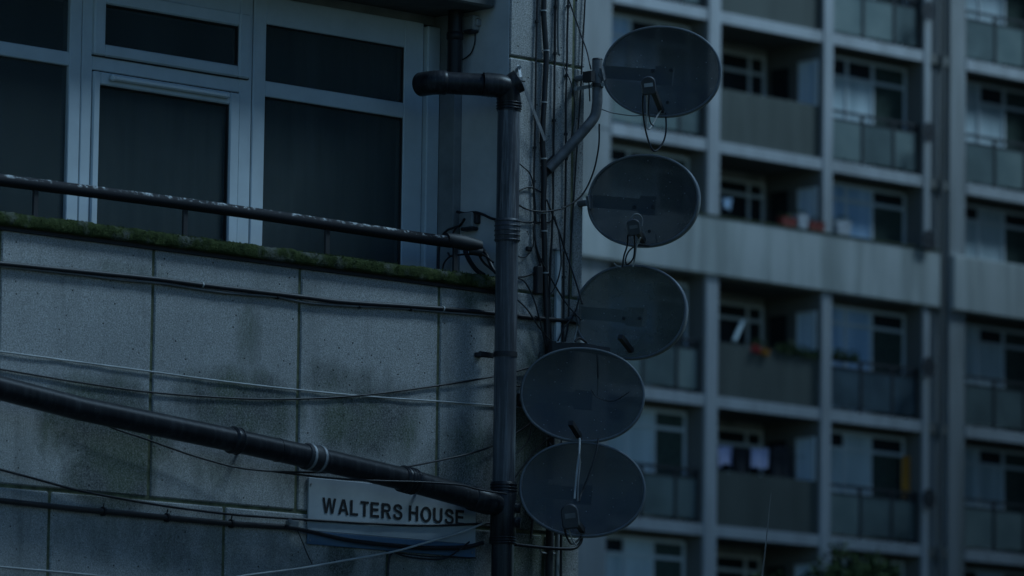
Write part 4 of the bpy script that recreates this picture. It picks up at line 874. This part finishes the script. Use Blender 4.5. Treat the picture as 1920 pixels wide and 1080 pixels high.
def plantbits(name, x0, x1, y, v, n, hh, label):
    q = MB()
    for _ in range(n):
        x = fr.uniform(x0, x1); p = F.at(x, y+(x-x0)*.17, v)+Vector((0, 0, fr.uniform(-.05, hh)*fr.random())); a_ = Vector([fr.uniform(-1, 1) for _ in range(3)])*.07; c_ = Vector([fr.uniform(-1, 1) for _ in range(3)])*.07
        q.add([p, p+a_, p+c_], [(0, 1, 2)])
    tag(q.build(name, M['leaf']), label, 'plant', 'plants on the far balconies')
plantbits('balcony_plant', 1455, 1500, 655, -.05, 260, .22, 'leafy plant on the brown balcony below the band, right of the red flowers')
plantbits('balcony_plant', 1500, 1542, 664, -.05, 240, .2, 'dark plant at the right end of the brown balcony below the band')
plantbits('balcony_plant', 1562, 1610, 668, -.05, 260, .25, 'dark plant at the left end of the glass balcony below the band')
# cowls on the end pier
for y, lab in ((248, 'dark aerial fitting on the end pier level with the upper balconies'), (450, 'dark aerial fitting on the end pier above the band'), (688, 'dark aerial fitting on the end pier below the band'), (935, 'dark aerial fitting on the end pier at the lowest balcony'), (20, 'dark aerial fitting on the end pier near the top edge')):
    t = thing('wall_aerial', F.at(1745, y, .1), lab, 'aerial', 'small aerials on the end pier')
    c = F.at(1742, y, .25); b = MB(); b.tube([c-F.n*.04, c-F.n*.02, c], [.05, .17, .22], 16); b.build('small_dish', M['frail'], t)
    b = MB(); b.tube([c, F.at(1745, y+8, .0)], .03, 8); b.tube([c+F.d*.1, c+F.d*.3-F.n*.2], .02, 6); b.build('arm', M['frail'], t)
# ================================================================= TREE
def tree(cx, cy, D, rad, label, seed, squash=.8, nleaf=9000):
    rnd = random.Random(seed); C = CAM+ray(cx, cy)*D; t = thing('tree', Vector((C.x, C.y, 0)), label, 'tree')
    tr = MB(); H = C.z; pts = [Vector((C.x+.1*math.sin(k), C.y, H*k/6)) for k in range(7)]; tr.tube(pts, [.20-.022*k for k in range(7)], 10)
    cl = []
    for k in range(26):
        d = Vector([rnd.gauss(0, 1) for _ in range(3)]).normalized(); d.z = abs(d.z)*.9-.25; e = C+Vector((d.x, d.y, d.z*squash))*rad*rnd.uniform(.45, 1)
        s0 = pts[rnd.randint(3, 6)]; tr.tube([s0, s0.lerp(e, .5)+Vector((0, 0, .15)), e], [.05, .03, .012], 6); cl.append((e, rad*rnd.uniform(.2, .38)))
    tr.build('trunk', mat_simple('bark', (.06, .05, .04), .9), t)
    q = MB()
    for _ in range(nleaf):
        c, r = rnd.choice(cl); d = Vector([rnd.gauss(0, 1) for _ in range(3)]).normalized()*r*rnd.random()**.45; p = c+d; L_ = rnd.uniform(.04, .09)
        a_ = Vector([rnd.uniform(-1, 1) for _ in range(3)]).normalized()*L_; c_ = Vector([rnd.uniform(-1, 1) for _ in range(3)]).normalized()*L_*.6
        q.add([p, p+a_+c_, p+a_*2, p+a_-c_], [(0, 1, 2, 3)])
    a = N('tree_leaves', .9, 0, .05); a.col(a.mix(a.rng(a.noise(2, 4), .35, .65), (.010, .018, .007), (.026, .04, .016))); q.build('crown', a.m, t)
tree(1585, 1160, 88, 1.75, 'dark leafy treetop rising in front of the lowest balconies', 4)

# ================================================================= ADDED SHADE BLOCKS (unseen, right of the view, placed to dim the lower storeys)
M['shade_brick'] = mat_simple('shade_block_brick', (.20, .15, .12), .9, var=.3, sc=3)
def shade_block(pl, u0, u1, v0, v1, h, label):
    t = thing('added_shade_block', pl.P((u0+u1)/2, (v0+v1)/2, 0), label, 'building')
    b = MB(pl); b.box(u0, u1, v0, v1, 0, h-.3); b.build('wall', M['shade_brick'], t)
    b = MB(pl); b.box(u0-.1, u1+.1, v0-.1, v1+.1, h-.3, h); b.build('roof', M['render_dark'], t)
    z = 1.0
    while z+1.4 < h-.6:
        u = u0+1
        while u+1.4 < u1:
            b = MB(pl); b.frame(u, u+1.4, z, z+1.4, v0-.04, v0+.05, .07, .07, .07, .07); w_ = b.build('window', M['upvc'], t)
            b = MB(pl); b.box(u+.07, u+1.33, v0-.02, v0+.02, z+.07, z+1.33); b.build('pane', M['fdark'], w_); u += 3.2
        z += 2.7
shade_block(NB, 1.0, 13, 5.0, 14, 14.1, 'added brick block out of the picture to the right, placed to shade the near wall')
shade_block(FB, 5, 44, 9, 26, 33.1, 'tall added block out of the picture to the right, placed to shade the far balconies')
